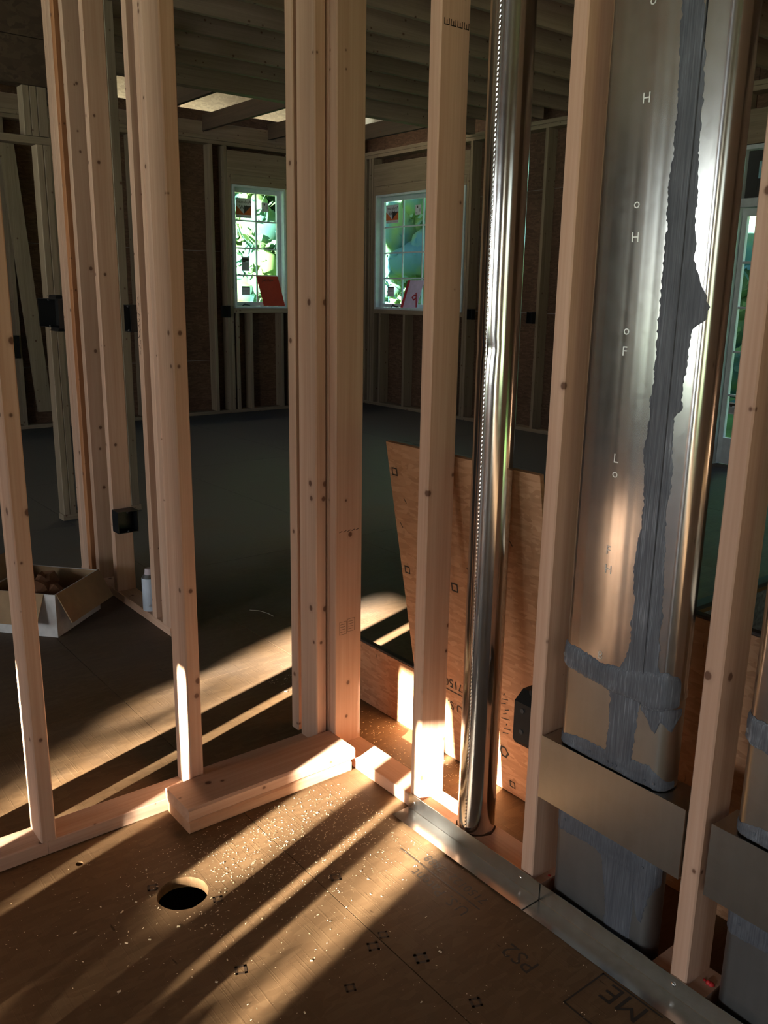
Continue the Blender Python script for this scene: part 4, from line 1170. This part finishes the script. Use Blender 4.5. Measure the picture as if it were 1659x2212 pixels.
tw = obj('twig', MB().tube([(1.84, 3.28, .002), (1.87, 3.24, .003), (1.885, 3.19, .002), (1.885, 3.15, .002)], .0016, 6), plain('grey_splinter', (0.30, 0.25, 0.20), 0.8))
tag(tw, 'thin curled splinter on the floor between the left studs and the corner post', 'splinter')

# ------------------------------------------------------------------ outside
bx('ground', GRASS, None, -60, 70, -60, 70, -0.75, -0.70, axis=2)['kind'] = 'structure'
def tree(x, y, h, rad, mi, label, n=60, blob=0.55, z0=1.0, group='trees outside the far windows', seed=0, name='tree', leaf=0.0, nleaf=0, sx=1.0, sy=1.0):
    rnd = random.Random(seed); t = empty(name, (x, y, -0.7), label, name, group)
    mb = MB()
    def pick():
        while True:
            d = Vector((rnd.uniform(-1, 1), rnd.uniform(-1, 1), rnd.uniform(-1, 1)))
            if 0.2 < d.length < 1: return d
    for k in range(n):
        d = pick(); r_ = blob*rnd.uniform(.6, 1.25)
        f = 1-blob*0.8/rad
        mb.ball((x+d.x*rad*sx*f, y+d.y*rad*sy*f, (h+z0)/2+d.z*((h-z0)/2-blob*.6)), r_, (rnd.uniform(.8, 1.2), rnd.uniform(.8, 1.2), rnd.uniform(.7, 1.1)), 9, 6)
    if n:
        mb.v = [(a+rnd.uniform(-.07, .07)*blob*2, b+rnd.uniform(-.07, .07)*blob*2, c+rnd.uniform(-.07, .07)*blob*2) for a, b, c in mb.v]
        tag(obj('foliage', mb, LEAF[mi], t, smooth=True, recalc=False), kind='stuff')
    if nleaf:
        ml = MB(); vs = []; fs = []
        for k in range(nleaf):
            d = pick(); c = Vector((x+d.x*rad*sx, y+d.y*rad*sy, (h+z0)/2+d.z*(h-z0)/2))
            a = Vector((rnd.uniform(-1, 1), rnd.uniform(-1, 1), rnd.uniform(-1, 1))).normalized(); b = a.orthogonal().normalized()
            s_ = leaf*rnd.uniform(.6, 1.4)
            q = len(vs); vs += [c-a*s_, c-b*s_*.6, c+a*s_, c+b*s_*.6]; fs.append((q, q+1, q+2, q+3))
        ml.add(vs, fs)
        tag(obj('leaves', ml, LEAF[mi], t, recalc=False), kind='stuff')
    obj('trunk', MB().tube([(x, y, -0.7), (x+.05, y, h*.35), (x, y+.05, h*.7)], [.14, .11, .05], 8), BARK, t)
    return t
for k, (x, y, h, rad, mi, lab) in enumerate((
        (9.3, 16.6, 6.5, 1.7, 0, 'yellow green tree filling the upper half of the narrow far window'),
        (12.4, 19.4, 7.0, 1.9, 1, 'blue green tree showing low in the narrow far window'),
        (8.0, 21.0, 7.0, 2.0, 2, 'mid green tree at the left of the view through the narrow far window'),
        (11.6, 13.0, 6.5, 1.6, 1, 'blue green tree nearest the wide far window'),
        (14.6, 16.2, 6.5, 1.9, 0, 'yellow green tree at the left of the view through the wide far window'),
        (15.8, 12.4, 6.5, 1.7, 2, 'mid green tree at the right of the view through the wide far window'),
        (13.6, 7.4, 6.0, 1.7, 1, 'blue green tree seen through the glazed door at the right edge'),
        (18.5, 9.6, 6.5, 1.9, 0, 'yellow green tree further off beyond the glazed door'))):
    tree(x, y, h, rad, mi, lab, 170, 0.45, -0.4, seed=k, leaf=0.10, nleaf=5000)
for k, (x, y, sx, sy, mi, lab) in enumerate(((9.0, 28.0, 3.2, 0.7, 1, 'long hedge at the back of the garden beyond the narrow far window'), (21.5, 22.5, 2.4, 1.4, 2, 'long hedge at the back of the garden beyond the wide far window'), (25.0, 10.0, 0.7, 3.0, 0, 'long hedge at the back of the garden beyond the glazed door'))):
    tree(x, y, 7.0, 2.6, mi, lab, 260, 0.9, -0.6, seed=30+k, name='hedge', group='hedges at the back of the garden', sx=sx, sy=sy)
# unseen greenery added to the west to dapple and block the low sun
hg = empty('hedge', (-12.0, -2.0, -0.7), 'unseen hedge shaped to dapple the low sun outside the sunny opening', 'hedge')
rnd = random.Random(50); vs = []; fs = []
for k in range(6650):
    # leaf density set to block the lowest sun, thinning above to dapple it
    z = rnd.uniform(1.6, 3.17) if k < 5600 else (rnd.uniform(-0.6, 1.6) if k < 6200 else 3.15+0.31*rnd.random()**1.5)
    c = Vector((-12.0+rnd.uniform(-.45, .45), rnd.uniform(-3.4, -0.9), z))
    a = Vector((rnd.uniform(-1, 1), rnd.uniform(-1, 1), rnd.uniform(-1, 1))).normalized(); b = a.orthogonal().normalized()
    s_ = 0.065*rnd.uniform(.6, 1.3)
    q = len(vs); vs += [c-a*s_, c-b*s_*.6, c+a*s_, c+b*s_*.6]; fs.append((q, q+1, q+2, q+3))
tag(obj('foliage', MB().add(vs, fs), LEAF[2], hg, recalc=False), kind='stuff')
for y in (-3.0, -2.3, -1.6): obj('trunk', MB().tube([(-12.0, y, -0.7), (-12.0, y+.03, 0.8), (-12.02, y, 2.6)], [.06, .05, .02], 7), BARK, hg)
tree(-15.2, 0.65, 8.0, 2.95, 2, 'unseen tree added to block the sun at the west window behind the camera', 90, 0.6, 0.6, group=None, seed=60, leaf=0.27, nleaf=9000)  # added out of view to keep direct sun off the far floor
